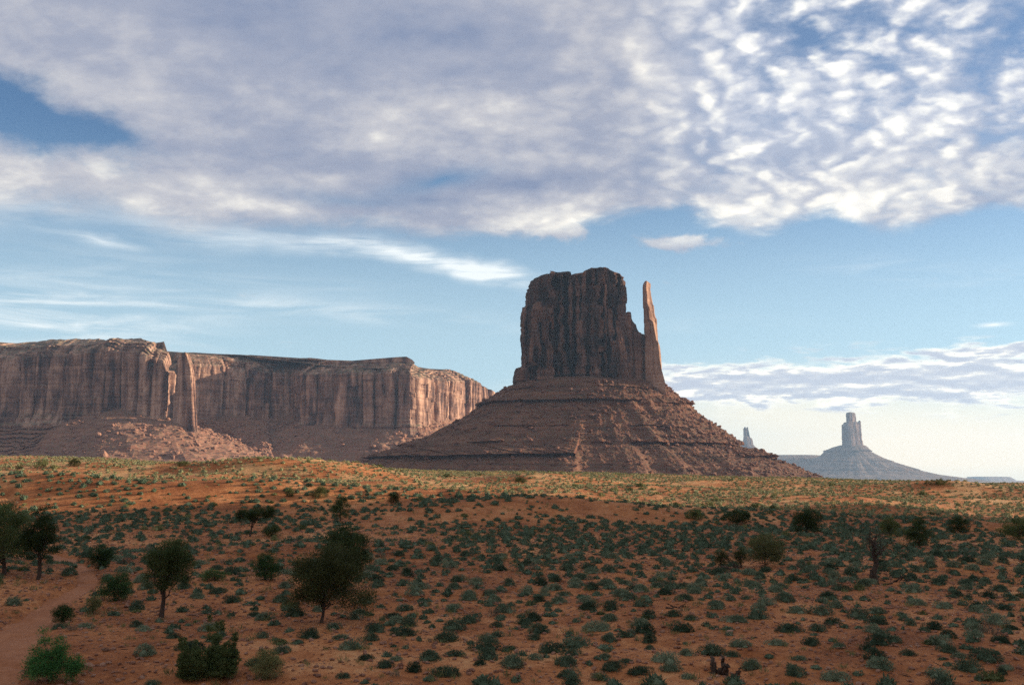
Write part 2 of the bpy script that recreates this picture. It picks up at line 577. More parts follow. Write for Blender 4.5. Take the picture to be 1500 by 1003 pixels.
def mat_rock(name, scale, dark, mid, lite, strata=0.5, streak=0.6, green=0.0, bdist=1.0):
    m, n, p = material(name)
    ge = n.new('ShaderNodeNewGeometry')
    g = ge.outputs['Position']
    nz = n.sep(ge.outputs['Normal'])[2]
    a = n.noise(n.mapping(g, scale=(1, 1, 0.13)), 0.060 / scale, 7, 0.60, 0.5)       # vertical streaks of varnish
    b = n.noise(g, 0.035 / scale, 5, 0.6)
    f = n.noise(g, 0.5 / scale, 5, 0.68)
    s = n.noise(n.mapping(g, scale=(0.03, 0.03, 1)), 0.22 / scale, 4, 0.65)          # beds
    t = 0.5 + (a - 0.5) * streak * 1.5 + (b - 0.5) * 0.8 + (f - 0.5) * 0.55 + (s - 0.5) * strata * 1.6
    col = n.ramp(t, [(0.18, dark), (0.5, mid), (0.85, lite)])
    if green:
        flat = n.smooth(nz, 0.20, 0.60)
        v = n.smooth(n.noise(g, 0.22 / scale, 4, 0.7), 0.44, 0.60)
        col = n.mix(flat * v * green, col, (0.115, 0.115, 0.065))
    n.put(p.inputs['Base Color'], col)
    h = f * 0.5 + a * 0.35 + n.noise(g, 1.6 / scale, 4, 0.7) * 0.3
    bump(n, p, h, 0.8, bdist)
    return m


def mat_leaf(name, c0, c1, c2, scale=1.2, transl=0.12):
    m, n, p = material(name)
    oi = n.new('ShaderNodeObjectInfo')
    g = n.new('ShaderNodeNewGeometry').outputs['Position']
    r = V(n, oi.outputs['Random'])
    f = n.noise(g, scale, 3, 0.6)
    q = n.noise(g, scale * 9, 2, 0.6)
    t = 0.5 + (f - 0.5) * 1.4 + (r - 0.5) * 0.8 + (q - 0.5) * 0.8
    n.put(p.inputs['Base Color'], n.ramp(t, [(0.1, c0), (0.5, c1), (0.92, c2)]))
    p.inputs['Roughness'].default_value = 0.75
    tr = n.new('ShaderNodeBsdfTranslucent')
    n.put(tr.inputs[0], n.ramp(t, [(0.1, c0), (0.5, c1), (0.92, c2)]))
    mx = n.new('ShaderNodeMixShader')
    mx.inputs[0].default_value = transl
    out = [k for k in n.t.nodes if k.type == 'OUTPUT_MATERIAL'][0]
    n.link(p.outputs[0], mx.inputs[1])
    n.link(tr.outputs[0], mx.inputs[2])
    n.link(mx.outputs[0], out.inputs[0])
    return m


def mat_bark(name, a, b):
    m, n, p = material(name)
    g = n.new('ShaderNodeTexCoord').outputs['Object']
    f = n.noise(n.mapping(g, scale=(1, 1, 0.15)), 16, 5, 0.65)
    n.put(p.inputs['Base Color'], n.ramp(f, [(0.3, a), (0.7, b)]))
    bump(n, p, f, 0.8, 0.03)
    return m


M = dict(
    sand=mat_ground(), path=mat_path(),
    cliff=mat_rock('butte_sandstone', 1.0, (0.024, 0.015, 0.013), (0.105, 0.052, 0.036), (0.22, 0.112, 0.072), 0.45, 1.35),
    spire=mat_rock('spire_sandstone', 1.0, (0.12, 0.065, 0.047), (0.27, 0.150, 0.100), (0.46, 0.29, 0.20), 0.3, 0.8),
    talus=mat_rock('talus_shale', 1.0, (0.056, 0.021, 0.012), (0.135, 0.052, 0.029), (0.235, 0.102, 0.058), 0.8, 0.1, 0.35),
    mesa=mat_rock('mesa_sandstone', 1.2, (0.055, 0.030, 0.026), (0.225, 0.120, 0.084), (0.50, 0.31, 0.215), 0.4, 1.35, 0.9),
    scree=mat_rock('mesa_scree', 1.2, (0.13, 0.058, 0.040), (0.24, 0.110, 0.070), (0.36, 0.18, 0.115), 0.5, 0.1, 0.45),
    far=mat_rock('distant_sandstone', 3.0, (0.06, 0.038, 0.032), (0.15, 0.088, 0.066), (0.34, 0.22, 0.16), 0.5, 0.8, 0.4, 3.0),
    bluff=mat_rock('bluff_sandstone', 0.6, (0.14, 0.060, 0.038), (0.25, 0.11, 0.065), (0.34, 0.17, 0.10), 0.5, 0.8),
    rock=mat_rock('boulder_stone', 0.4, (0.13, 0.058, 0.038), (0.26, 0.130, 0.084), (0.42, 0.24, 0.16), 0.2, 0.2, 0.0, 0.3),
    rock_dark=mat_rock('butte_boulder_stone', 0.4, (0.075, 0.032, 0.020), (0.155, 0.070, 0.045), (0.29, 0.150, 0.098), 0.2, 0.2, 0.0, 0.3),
    pebble=mat_rock('pebble_stone', 0.05, (0.12, 0.06, 0.045), (0.26, 0.13, 0.085), (0.46, 0.30, 0.22), 0.1, 0.1, 0.0, 0.02),
)

# ------------------------------------------------------------------ ground
def build_ground():
    fine = np.arange(-33, 33.01, 0.11)
    side = np.concatenate([np.linspace(33, 60, 60)[1:], np.linspace(60, 180, 80)[1:]])
    az = np.radians(np.concatenate([-side[::-1][1:], fine, side]))
    r = [0.6]
    while r[-1] < 24:
        r.append(r[-1] * 1.07)
    while r[-1] < 330:
        r.append(r[-1] + max(0.13, 0.0048 * r[-1]))
    while r[-1] < 1200:
        r.append(r[-1] * 1.02)
    while r[-1] < 17000:
        r.append(r[-1] * 1.06)
    r = np.array(r)
    A, Rr = np.meshgrid(az, r)
    x, y = Rr * np.sin(A), Rr * np.cos(A)
    z = terrain(x, y)
    nu, nv = len(az), len(r)
    v = np.stack([x, y, z], -1).reshape(-1, 3)
    v = np.concatenate([v, [[0, 0, z[0].mean()]]])
    f = grid_faces(nu, nv, True)[:, ::-1]
    cen = len(v) - 1
    u = np.arange(nu)
    fan = np.stack([np.full(nu, cen), (u + 1) % nu, u], -1)[:, ::-1]
    o = link_mesh('ground', v, [f, fan], M['sand'], None, True)
    tag(o, kind='structure')


def build_path():
    pts = np.array(PATH_PTS)
    x0, x1 = pts[:, 0].min() - 5, pts[:, 0].max() + 4
    y0, y1 = pts[:, 1].min() - 5, pts[:, 1].max() + 4
    xs, ys = np.arange(x0, x1, 0.16), np.arange(y0, y1, 0.16)
    X, Y = np.meshgrid(xs, ys)
    I = path_in(X, Y)
    g = terrain(X, Y, True)
    Z = g + 0.28 * I - 0.16 - (0.12 * (1 - I))
    keep = I > 0.02
    f = grid_faces(len(xs), len(ys))
    k = keep.reshape(-1)[f].all(1)
    f = f[k]
    used, inv = np.unique(f, return_inverse=True)
    v = np.stack([X, Y, Z], -1).reshape(-1, 3)[used]
    tag(link_mesh('path', v, [inv.reshape(-1, 4)], M['path'], None, True), kind='structure')


build_ground()
build_path()


# ------------------------------------------------------------------ rock walls
def columns(s, S, wmean, seed):
    g = np.random.default_rng(seed)
    c = [0.0]
    while c[-1] < S - wmean * 0.5:
        c.append(c[-1] + wmean * (0.45 + 1.25 * g.random() ** 1.4))
    c = np.array(c)
    c = c * S / c[-1]
    s = np.mod(s, S)
    k = np.clip(np.searchsorted(c, s, side='right') - 1, 0, len(c) - 2)
    w = c[k + 1] - c[k]
    return (s - c[k]) / w, w, k, g.random((len(c), 4))


def relief(s, S, z, zb, H, unit, seed, amp=1.0):
    """outward relief of a jointed sandstone wall: buttresses, cracks, broken-off slabs, beds"""
    sw = s + unit * 0.34 * fbm(z / (unit * 9), s / (unit * 4), 0, 2, seed) + unit * 0.05 * fbm(z / (unit * .8), s / unit, 0, 3, seed)
    t, w, k, rnd = columns(sw, S, unit * 3.3, seed + 1)
    rn = rnd[k]
    b = 1 - np.abs(2 * t - 1) ** 9
    d = np.minimum(w * 0.30, unit * 1.0) * (b - 1) + (rn[..., 0] - 0.5) * unit * 0.9
    h1 = 0.35 + 0.6 * rn[..., 2]
    d = d - np.where((rn[..., 1] > 0.55) & ((z - zb) / H > h1), unit * (0.25 + 0.5 * rn[..., 3]), 0)
    sw2 = s + unit * 0.12 * fbm(z / (unit * 3), s / (unit * 2), 0, 2, seed + 3)
    t2, w2, k2, r2 = columns(sw2, S, unit * 1.1, seed + 2)
    q = np.floor((z + r2[k2][..., 1] * 90) / (unit * (1.2 + 2.5 * r2[k2][..., 2]))).astype(np.int64)
    off = _h(k2.astype(np.int64), q, k2.astype(np.int64) * 0 + seed, seed)
    d = d + np.minimum(w2 * 0.25, unit * 0.15) * (-np.abs(2 * t2 - 1) ** 7) + (off - 0.5) * unit * 0.30
    d = d + fbm(s / (unit * 0.9), z / (unit * 1.6), 0, 5, seed + 5, 0.55) * unit * 0.22
    return d * amp + fbm(s / (unit * 9), z / (unit * 40), 4, 3, seed + 31) * unit * 1.3 * (amp == 0.9)


def wall_mesh(name, base, ztop, zb, nz, unit, seed, mat, parent, prof=None, squeeze=None, amp=1.0, bed=0.25, caps=(0.985, 0.96, 0.9, 0.78, 0.55, 0.3), cap_h=0.0, relief_top=1.0, rim=0.35):
    """base (N,2) ccw outline; ztop(x,y) -> z; squeeze(xy, z) -> xy deforms the outline with height"""
    N = len(base)
    t = np.linspace(0, 1, nz)[:, None]
    X = np.repeat(base[None, :, 0], nz, 0)
    Y = np.repeat(base[None, :, 1], nz, 0)
    for _ in range(3):
        zt = ztop(X, Y)
        Z = zb + t * (zt - zb)
        if squeeze is not None:
            X, Y = squeeze(base, Z)
            X, Y = X + 0 * Z, Y + 0 * Z
        else:
            break
    xm, ym = X[nz // 2], Y[nz // 2]
    seg = np.hypot(np.roll(xm, -1) - xm, np.roll(ym, -1) - ym)
    s = np.concatenate(([0], np.cumsum(seg)[:-1]))
    S = seg.sum()
    dx = np.roll(X, -1, 1) - np.roll(X, 1, 1)
    dy = np.roll(Y, -1, 1) - np.roll(Y, 1, 1)
    for _ in range(6):
        dx = (np.roll(dx, 1, 1) + 2 * dx + np.roll(dx, -1, 1)) / 4
        dy = (np.roll(dy, 1, 1) + 2 * dy + np.roll(dy, -1, 1)) / 4
    L = np.hypot(dx, dy) + 1e-9
    nx, ny = dy / L, -dx / L
    H = float(np.max(zt) - zb)
    sg = np.repeat(s[None], nz, 0)
    D = relief(sg, S, Z, zb, H, unit, seed, amp)
    if relief_top < 1:
        D = D * (1 - (1 - relief_top) * sstep(0.85, 1, t))
    # thin beds, stronger low down and at the rim
    bedn = vnoise(Z / (unit * 0.22), sg / (unit * 30), 0, seed + 8) + 0.6 * vnoise(Z / (unit * 0.5), sg / (unit * 30), 3, seed + 9)
    wgt = sstep(0.24, 0.08, t) + sstep(0.86, 0.95, t)
    D = D * (1 - 0.55 * np.clip(wgt, 0, 1)) + bedn * bed * unit * np.clip(wgt + 0.12, 0, 1)
    if prof is not None:
        D = D + prof(t, Z, sg)
    # thicken the rim slightly inward so it is not razor sharp
    D = D - unit * rim * sstep(0.985, 1.0, t)
    X, Y = X + nx * D, Y + ny * D
    rows = [np.stack([X, Y, Z], -1)]
    cx, cy = X[-1].mean(), Y[-1].mean()
    base_top = ztop(X[-1], Y[-1])
    jag = Z[-1] - base_top
    for i, c in enumerate(caps):
        xx, yy = cx + (X[-1] - cx) * c, cy + (Y[-1] - cy) * c
        zz = ztop(xx, yy) + jag * c ** 6 + fbm(xx / (unit * 1.5), yy / (unit * 1.5), 0, 3, seed + 11) * unit * 0.12 * (1 - c) * 4 * c + cap_h * (1 - c ** 3)
        rows.append(np.stack([xx, yy, zz], -1)[None])
    V3 = np.concatenate(rows, 0)
    nv = V3.shape[0]
    v = V3.reshape(-1, 3)
    mid = v[-N:].mean(0)
    v = np.concatenate([v, mid[None]])
    f = grid_faces(N, nv, True)
    u = np.arange(N)
    fan = np.stack([(nv - 1) * N + u, (nv - 1) * N + (u + 1) % N, np.full(N, len(v) - 1)], -1)
    return link_mesh(name, v, [f, fan], mat, parent, False)


def tab(pts):
    p = np.array(sorted(pts), float)
    return lambda q: np.interp(q, p[:, 0], p[:, 1])


def superellipse(n, p, rot=0.0):
    th = np.linspace(0, 2 * math.pi, n, endpoint=False)
    # denser and even along the perimeter
    c, s = np.cos(th), np.sin(th)
    x = np.sign(c) * np.abs(c) ** (2 / p)
    y = np.sign(s) * np.abs(s) ** (2 / p)
    P = np.stack([x, y], -1)
    return resample(P, n)


def resample(P, n):
    Q = np.concatenate([P, P[:1]])
    s = np.concatenate(([0], np.cumsum(np.hypot(*np.diff(Q, axis=0).T))))
    q = np.linspace(0, s[-1], n, endpoint=False)
    return np.stack([np.interp(q, s, Q[:, 0]), np.interp(q, s, Q[:, 1])], -1)


def boulder_shape(seed, sub=1):
    g = np.random.default_rng(seed)
    import bmesh
    bm = bmesh.new()
    bmesh.ops.create_icosphere(bm, subdivisions=sub + 1, radius=1)
    v = np.array([q.co[:] for q in bm.verts])
    f = np.array([[q.index for q in p.verts] for p in bm.faces])
    bm.free()
    v /= np.linalg.norm(v, axis=1)[:, None]
    nrm = g.normal(size=(9, 3))
    nrm /= np.linalg.norm(nrm, axis=1)[:, None]
    h = 0.62 + 0.38 * g.random(9)
    dots = v @ nrm.T
    rad = np.where(dots > 1e-3, h / np.maximum(dots, 1e-3), 9).min(1)
    v = v * np.minimum(rad, 1.15)[:, None] * np.array((1.0, 0.72 + 0.3 * g.random(), 0.5 + 0.25 * g.random()))
    return v, f


SHAPES = [boulder_shape(100 + i) for i in range(7)]
SHAPES_LO = [boulder_shape(200 + i, 0) for i in range(6)]


def rotm(g, n, tilt=0.5):
    a, b, c = g.random(n) * 6.283, (g.random(n) - 0.5) * 2 * tilt, (g.random(n) - 0.5) * 2 * tilt
    ca, sa, cb, sb, cc, sc = np.cos(a), np.sin(a), np.cos(b), np.sin(b), np.cos(c), np.sin(c)
    o = np.zeros(n)
    e = np.ones(n)
    Rz = np.stack([ca, -sa, o, sa, ca, o, o, o, e], -1).reshape(n, 3, 3)
    Rx = np.stack([e, o, o, o, cb, -sb, o, sb, cb], -1).reshape(n, 3, 3)
    Ry = np.stack([cc, o, sc, o, e, o, -sc, o, cc], -1).reshape(n, 3, 3)
    return Rz @ Rx @ Ry


def rocks_merged(pts, size, shapes, seed, sink=0.2):
    g = np.random.default_rng(seed)
    n = len(pts)
    k = g.integers(0, len(shapes), n)
    VV, FF, off = [], [], 0
    for i, (sv, sf) in enumerate(shapes):
        m = np.where(k == i)[0]
        if not len(m):
            continue
        Rm = rotm(g, len(m))
        vv = np.einsum('nij,vj->nvi', Rm, sv) * size[m][:, None, None] + pts[m][:, None, :]
        vv[..., 2] += (size[m] * (0.45 - sink))[:, None]
        nf = sf[None] + (np.arange(len(m)) * len(sv))[:, None, None] + off
        VV.append(vv.reshape(-1, 3))
        FF.append(nf.reshape(-1, sf.shape[1]))
        off += len(m) * len(sv)
    return np.concatenate(VV), np.concatenate(FF)


def boulders(name, label, group, pts, size, mat, seed):
    """each boulder its own object, sharing a few meshes"""
    g = np.random.default_rng(seed)
    protos = []
    for i, (v, f) in enumerate(SHAPES):
        protos.append(link_mesh(name, v, [f], mat))
    for j in range(len(pts)):
        p = protos[j % len(protos)]
        o = p if j < len(protos) else p.copy()
        if j >= len(protos):
            C.objects.link(o)
        o.location = pts[j] + np.array((0, 0, size[j] * 0.25))
        o.rotation_euler = (g.uniform(-.4, .4), g.uniform(-.4, .4), g.uniform(0, 6.28))
        o.scale = (size[j],) * 3
        tag(o, label, 'boulder', group)


# ------------------------------------------------------------------ the central butte
BY = 1600.0
BX0, BXS = X_at(870, BY), BY / F


def talus_mesh(name, cx, cy, rows, depth_k, mat, parent, zrow_Y, nth, sub, seed, ledges, rough=1.0, pw=2.2):
    """rows: (photo row, left px, right px). Slopes with broken ledges; returns object and vertex array"""
    zs = np.array([Z_at(r[0], zrow_Y) for r in rows])
    xl = np.array([cx - X_at(r[1], zrow_Y) for r in rows])
    xr = np.array([X_at(r[2], zrow_Y) - cx for r in rows])
    # resample along the slope length
    ln = np.concatenate(([0], np.cumsum(np.hypot(np.diff(zs), np.diff((xl + xr) / 2)))))
    q = np.linspace(0, ln[-1], sub)
    zs, xl, xr = np.interp(q, ln, zs), np.interp(q, ln, xl), np.interp(q, ln, xr)
    ff = np.linspace(-1, 1, int(nth * 0.78)) * R(100) - R(90)
    bb = np.linspace(R(10), R(170), nth - len(ff) + 2)[1:-1]
    th = np.concatenate([ff, bb])
    c, s = np.cos(th)[None], np.sin(th)[None]
    ax = np.where(c > 0, xr[:, None], xl[:, None])
    lr = (1 + c) / 2
    by = (xl[:, None] * (1 - lr) + xr[:, None] * lr) * depth_k
    rad = (np.abs(c / ax) ** pw + np.abs(s / by) ** pw) ** (-1 / pw)
    arc = th[None] * (xl + xr)[:, None] / 2
    Z = np.repeat(zs[:, None], len(th), 1)
    size = float((xl + xr)[0])
    u = (q / q[-1])[:, None]
    gul = fbm(th[None] * 9 + 3, u * 1.2, 0, 3, seed) * 0.032 + fbm(th[None] * 26, u * 5.0, 0, 3, seed + 1) * 0.007
    rad = rad * (1 + gul * sstep(0.02, 0.35, u) * 1.3)
    X, Yy = cx + rad * c, cy + rad * s
    # ledges: steps in the slope that come and go round the hill
    unit = size / 24.0
    for zr, hgt, thick, sd, rng in ledges:
        z0 = Z_at(zr, zrow_Y)
        zw = z0 + fbm(th[None] * 5, 0 * u, 0, 3, sd) * 2.5 * unit / 10
        on = sstep(-0.25, 0.15, fbm(th[None] * 4 + sd, 0 * u, 1, 3, sd + 5) + rng(np.degrees(th[None])))
        k = sstep(-thick, 0, Z - zw) - sstep(0, thick * 2.5, Z - zw)
        ink = fbm(arc / (unit * .9), 0 * u, 2, 3, sd + 9)
        rad = rad + on * (hgt * (sstep(-0.12 * thick, 0.0, Z - zw) * (1 - sstep(0, thick * 3.0, Z - zw)) * (1 + 0.5 * ink)) - hgt * 0.55 * (1 - sstep(-0.12 * thick, 0.0, Z - zw)) * sstep(-thick * 1.6, -0.12 * thick, Z - zw))
    X, Yy = cx + rad * c, cy + rad * s
    lump = fbm(X / (unit * 1.6), Yy / (unit * 1.6), Z / (unit * 1.6), 5, seed + 4, 0.58)
    bedr = vnoise(Z / (unit * 0.32) + fbm(th[None] * 4, u, 0, 2, seed) * .7, arc / (unit * 12), 0, seed + 6)
    dd = (lump * 0.42 + bedr * 0.10) * unit * rough * sstep(0, 0.05, u)
    X, Yy, Z = X + c * dd, Yy + s * dd, Z + lump * 0.16 * unit * rough * sstep(0, 0.05, u)
    V3 = np.stack([X, Yy, Z], -1)
    N = len(th)
    v = V3.reshape(-1, 3)
    top = np.array([[cx, cy, zs[0] + 1.0]])
    v = np.concatenate([v, top])
    f = grid_faces(N, sub, True)[:, ::-1]
    uu = np.arange(N)
    fan = np.stack([uu, (uu + 1) % N, np.full(N, len(v) - 1)], -1)
    o = link_mesh(name, v, [f, fan], mat, parent)
    return o, V3


def build_butte():
    root = empty('butte', (BX0, BY, Z_at(690, BY)))
    tag(root, 'huge shaded red sandstone butte with sheer tower, thin side spire and broad sloping base', 'butte')
    inv = np.array(root.location)

    def place(o):
        o.location = -inv
        return o
    TY, SY = BY - 64, BY - 55
    row_l = tab([(Z_at(r, TY), x) for r, x in ((394, 792), (398, 783), (406, 774.5), (416, 772), (434, 771.5), (444, 766), (452, 764), (496, 764), (504, 765), (527, 765), (535, 764), (537, 758), (545, 756), (560, 756), (564, 758), (590, 758))])
    row_r = tab([(Z_at(r, TY), x) for r, x in ((394, 905), (399.5, 910), (406, 915), (420, 918), (456, 917.5), (500, 919), (540, 922), (560, 926), (590, 930))])
    top = tab([(X_at(x, BY), Z_at(r, TY)) for x, r in ((740, 406), (774, 411), (778, 403), (786, 398), (795, 396.8), (806, 396.5), (809, 395), (824, 395), (827, 397.5), (829, 401), (843, 401), (850, 400), (856, 396.5), (862, 394.4), (875, 393.2), (887, 393.8), (893, 396.5), (898, 399), (909, 399.5), (914, 403), (917, 410), (925, 415))])
    E = superellipse(820, 3.6)

    def squeeze(base, Z):
        xl, xr = X_at(row_l(Z), BY), X_at(row_r(Z), BY)
        X = (xl + xr) / 2 + base[None, :, 0] * (xr - xl) / 2
        Y = BY + base[None, :, 1] * 74 - base[None, :, 0] * 16
        return X, Y

    # dark joints that split the face into great slabs
    JO = [(777, 440, 565, 3.0), (798, 440, 540, 3.2), (815, 405, 560, 4.5), (831, 402, 515, 6.5), (837, 505, 575, 6.0), (822, 520, 560, 3.0), (875, 395, 560, 3.0), (899, 430, 500, 3.5), (891, 500, 565, 2.6), (852, 402, 470, 1.6), (862, 480, 560, 1.8), (785, 505, 570, 2), (807, 420, 500, 2.0), (845, 410, 570, 3.0), (868, 400, 520, 2.4), (884, 420, 570, 3.0), (908, 402, 470, 2.0), (770, 470, 560, 1.5)]

    def joints(t, Z, s):
        return 0 * Z

    def squeeze2(base, Z):
        X, Y = squeeze(base, Z)
        front = (base[None, :, 1] < -0.2)
        for px, r0, r1, dep in JO:
            x0 = X_at(px, TY) + fbm(Z / 30, 0 * Z + px, 0, 3, 3) * 4.0
            g = np.exp(-((X - x0) / 2.7) ** 4) + 0.15 * np.exp(-((X - x0) / 6.0) ** 2)
            zt, zl = Z_at(r0, TY), Z_at(r1, TY)
            Y = Y + front * (7.0 + dep * 4.2) * g * sstep(zl - 4, zl + 8, Z) * sstep(zt + 6, zt - 10, Z)
        # the low rounded shoulder at the left stands proud, the middle recess steps back
        hz = sstep(Z_at(438, TY), Z_at(452, TY), Z)
        Y = Y - front * 14 * hz * sstep(X_at(806, BY), X_at(796, TY), X)
        rec = sstep(X_at(812, BY), X_at(817, TY), X) * sstep(X_at(840, BY), X_at(834, TY), X)
        Y = Y + front * 9 * rec * sstep(Z_at(520, TY), Z_at(490, TY), Z)
        sh = sstep(X_at(868, BY), X_at(880, TY), X) * sstep(Z_at(478, TY), Z_at(500, TY), Z)
        Y = Y - front * 8 * sh
        return X, Y

    zb = Z_at(578, TY)

    def prof(t, Z, s):
        k = sstep(Z_at(530, TY), Z_at(542, TY), Z)
        return k * 3.0 + sstep(Z_at(404, TY), Z_at(400, TY), Z) * -2.0

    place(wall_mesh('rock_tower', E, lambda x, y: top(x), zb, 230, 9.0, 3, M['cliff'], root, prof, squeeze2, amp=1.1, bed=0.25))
    # stepped shoulder between tower and spire
    sh_t = tab([(X_at(x, SY), Z_at(r, SY)) for x, r in ((866, 520), (872, 508), (884, 499), (900, 492), (910, 487), (914, 478), (917, 464), (918, 457.5), (919, 459.5), (920.5, 457.5), (926, 458.5), (927.5, 468), (928, 474), (930, 472.5), (933.5, 476), (935, 485.5), (941, 488), (947, 491), (955, 496))])
    E2 = superellipse(460, 3.0)

    def sq2(base, Z):
        xl = X_at(868, SY)
        xr = X_at(950.5, SY)
        return (xl + xr) / 2 + base[None, :, 0] * (xr - xl) / 2 + 0 * Z, SY + 26 + base[None, :, 1] * 40 - base[None, :, 0] * 4 + 0 * Z
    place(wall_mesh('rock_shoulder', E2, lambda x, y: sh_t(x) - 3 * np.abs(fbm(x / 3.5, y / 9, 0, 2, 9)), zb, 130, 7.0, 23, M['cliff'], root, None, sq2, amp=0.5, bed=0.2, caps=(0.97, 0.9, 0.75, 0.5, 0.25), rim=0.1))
    # the spire, a thin fin whose right side takes the sun
    r_l = tab([(Z_at(r, SY), x) for r, x in ((412, 948.2), (416, 947.6), (420, 946.9), (424, 946.8), (500, 946.6), (560, 946), (600, 946))])
    r_r = tab([(Z_at(r, SY), x) for r, x in ((412, 958.5), (416, 959.5), (423, 958.6), (428, 959.4), (440, 962), (464, 965), (466, 966.8), (482, 967.5), (500, 969), (505, 971), (520, 972.5), (547, 973.5), (555, 976.5), (573, 978), (600, 979))])
    r_m = tab([(Z_at(r, SY), x) for r, x in ((412, 949.5), (424, 948.8), (446, 949.2), (452, 952), (470, 954), (474, 958.5), (500, 962), (505, 965), (530, 966.5), (545, 969), (560, 973), (600, 975))])
    dia = np.array([(-1, 0.0), (-0.97, -0.55), (0, -1), (0.9, 0.35), (1, 0.55), (0.75, 1), (-0.6, 1)])
    Dm = resample(dia, 210)

    def sq3(base, Z):
        xl, xr, xm = X_at(r_l(Z), SY), X_at(r_r(Z), SY), X_at(r_m(Z), SY)
        bx = base[None, :, 0]
        X = np.where(bx < 0, xm + bx * (xm - xl), xm + bx * (xr - xm))
        by = base[None, :, 1]
        dep = 15 + 10 * sstep(Z_at(430, SY), Z_at(560, SY), Z)
        return X, SY + by * dep
    zt = Z_at(413.6, SY)
    place(wall_mesh('rock_spire', Dm, lambda x, y: zt + 0 * x, zb, 210, 4.6, 41, M['spire'], root, None, sq3, amp=0.46, bed=0.10, caps=(0.8, 0.5), rim=0.05))
    # sloping base
    rows = [(558, 775.0, 962.0), (564, 752.0, 976.0), (572, 736.0, 982.0), (578, 728.4, 989.9), (585, 715.1, 998.5), (592, 704.8, 1007.1), (597, 703.0, 1013.4), (601, 697.0, 1015.0), (610, 685.1, 1024.9), (628, 648, 1050.2), (640, 630, 1068.2), (651, 596, 1075.2), (657, 588, 1080.2), (661, 580, 1098.2), (667, 560, 1114.2), (672, 544, 1124.2), (684, 522, 1154.2), (695, 500, 1174.5), (715, 471.6, 1220.7), (745, 420.0, 1300.0)]
    lm = lambda f: f
    led = [(594, 7.0, 3.2, 61, lambda a: np.where((a > -62) & (a < -48), -0.9, 0.55)),
           (574, 3.0, 1.6, 71, lambda a: 0 * a + 0.05),
           (653, 7.0, 5.0, 81, lambda a: np.where(a > -80, 0.6, -0.35)),
           (670, 11.0, 9.0, 91, lambda a: np.where((a < -100) | (a > -38), 0.8, -0.5)),
           (630, 3.0, 2.0, 95, lambda a: 0 * a - 0.15)]
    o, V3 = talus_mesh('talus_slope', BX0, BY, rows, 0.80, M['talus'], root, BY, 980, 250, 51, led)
    place(o)
    # fallen blocks
    g = np.random.default_rng(5)
    flat = V3[14:].reshape(-1, 3)
    fr = flat[(flat[:, 1] < BY + 20) & (flat[:, 2] > -42)]
    dens = 0.5 + 0.5 * fbm(fr[:, 0] / 45, fr[:, 1] / 45, fr[:, 2] / 45, 3, 8) + 0.55 * sstep(950, 1010, 750 + fr[:, 0] / BXS)
    fr = fr[g.random(len(fr)) < np.clip(dens, 0.02, 1)]
    pick = fr[g.integers(0, len(fr), 5200)]
    size = 0.6 + 1.6 * g.random(5200) ** 2 + 4.0 * g.random(5200) ** 9
    v, f = rocks_merged(pick, size, SHAPES_LO, 9)
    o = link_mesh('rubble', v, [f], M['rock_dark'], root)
    tag(place(o), kind='stuff')
    big = fr[g.integers(0, len(fr), 110)]
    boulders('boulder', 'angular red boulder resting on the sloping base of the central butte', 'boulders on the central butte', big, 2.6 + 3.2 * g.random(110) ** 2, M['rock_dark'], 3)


build_butte()


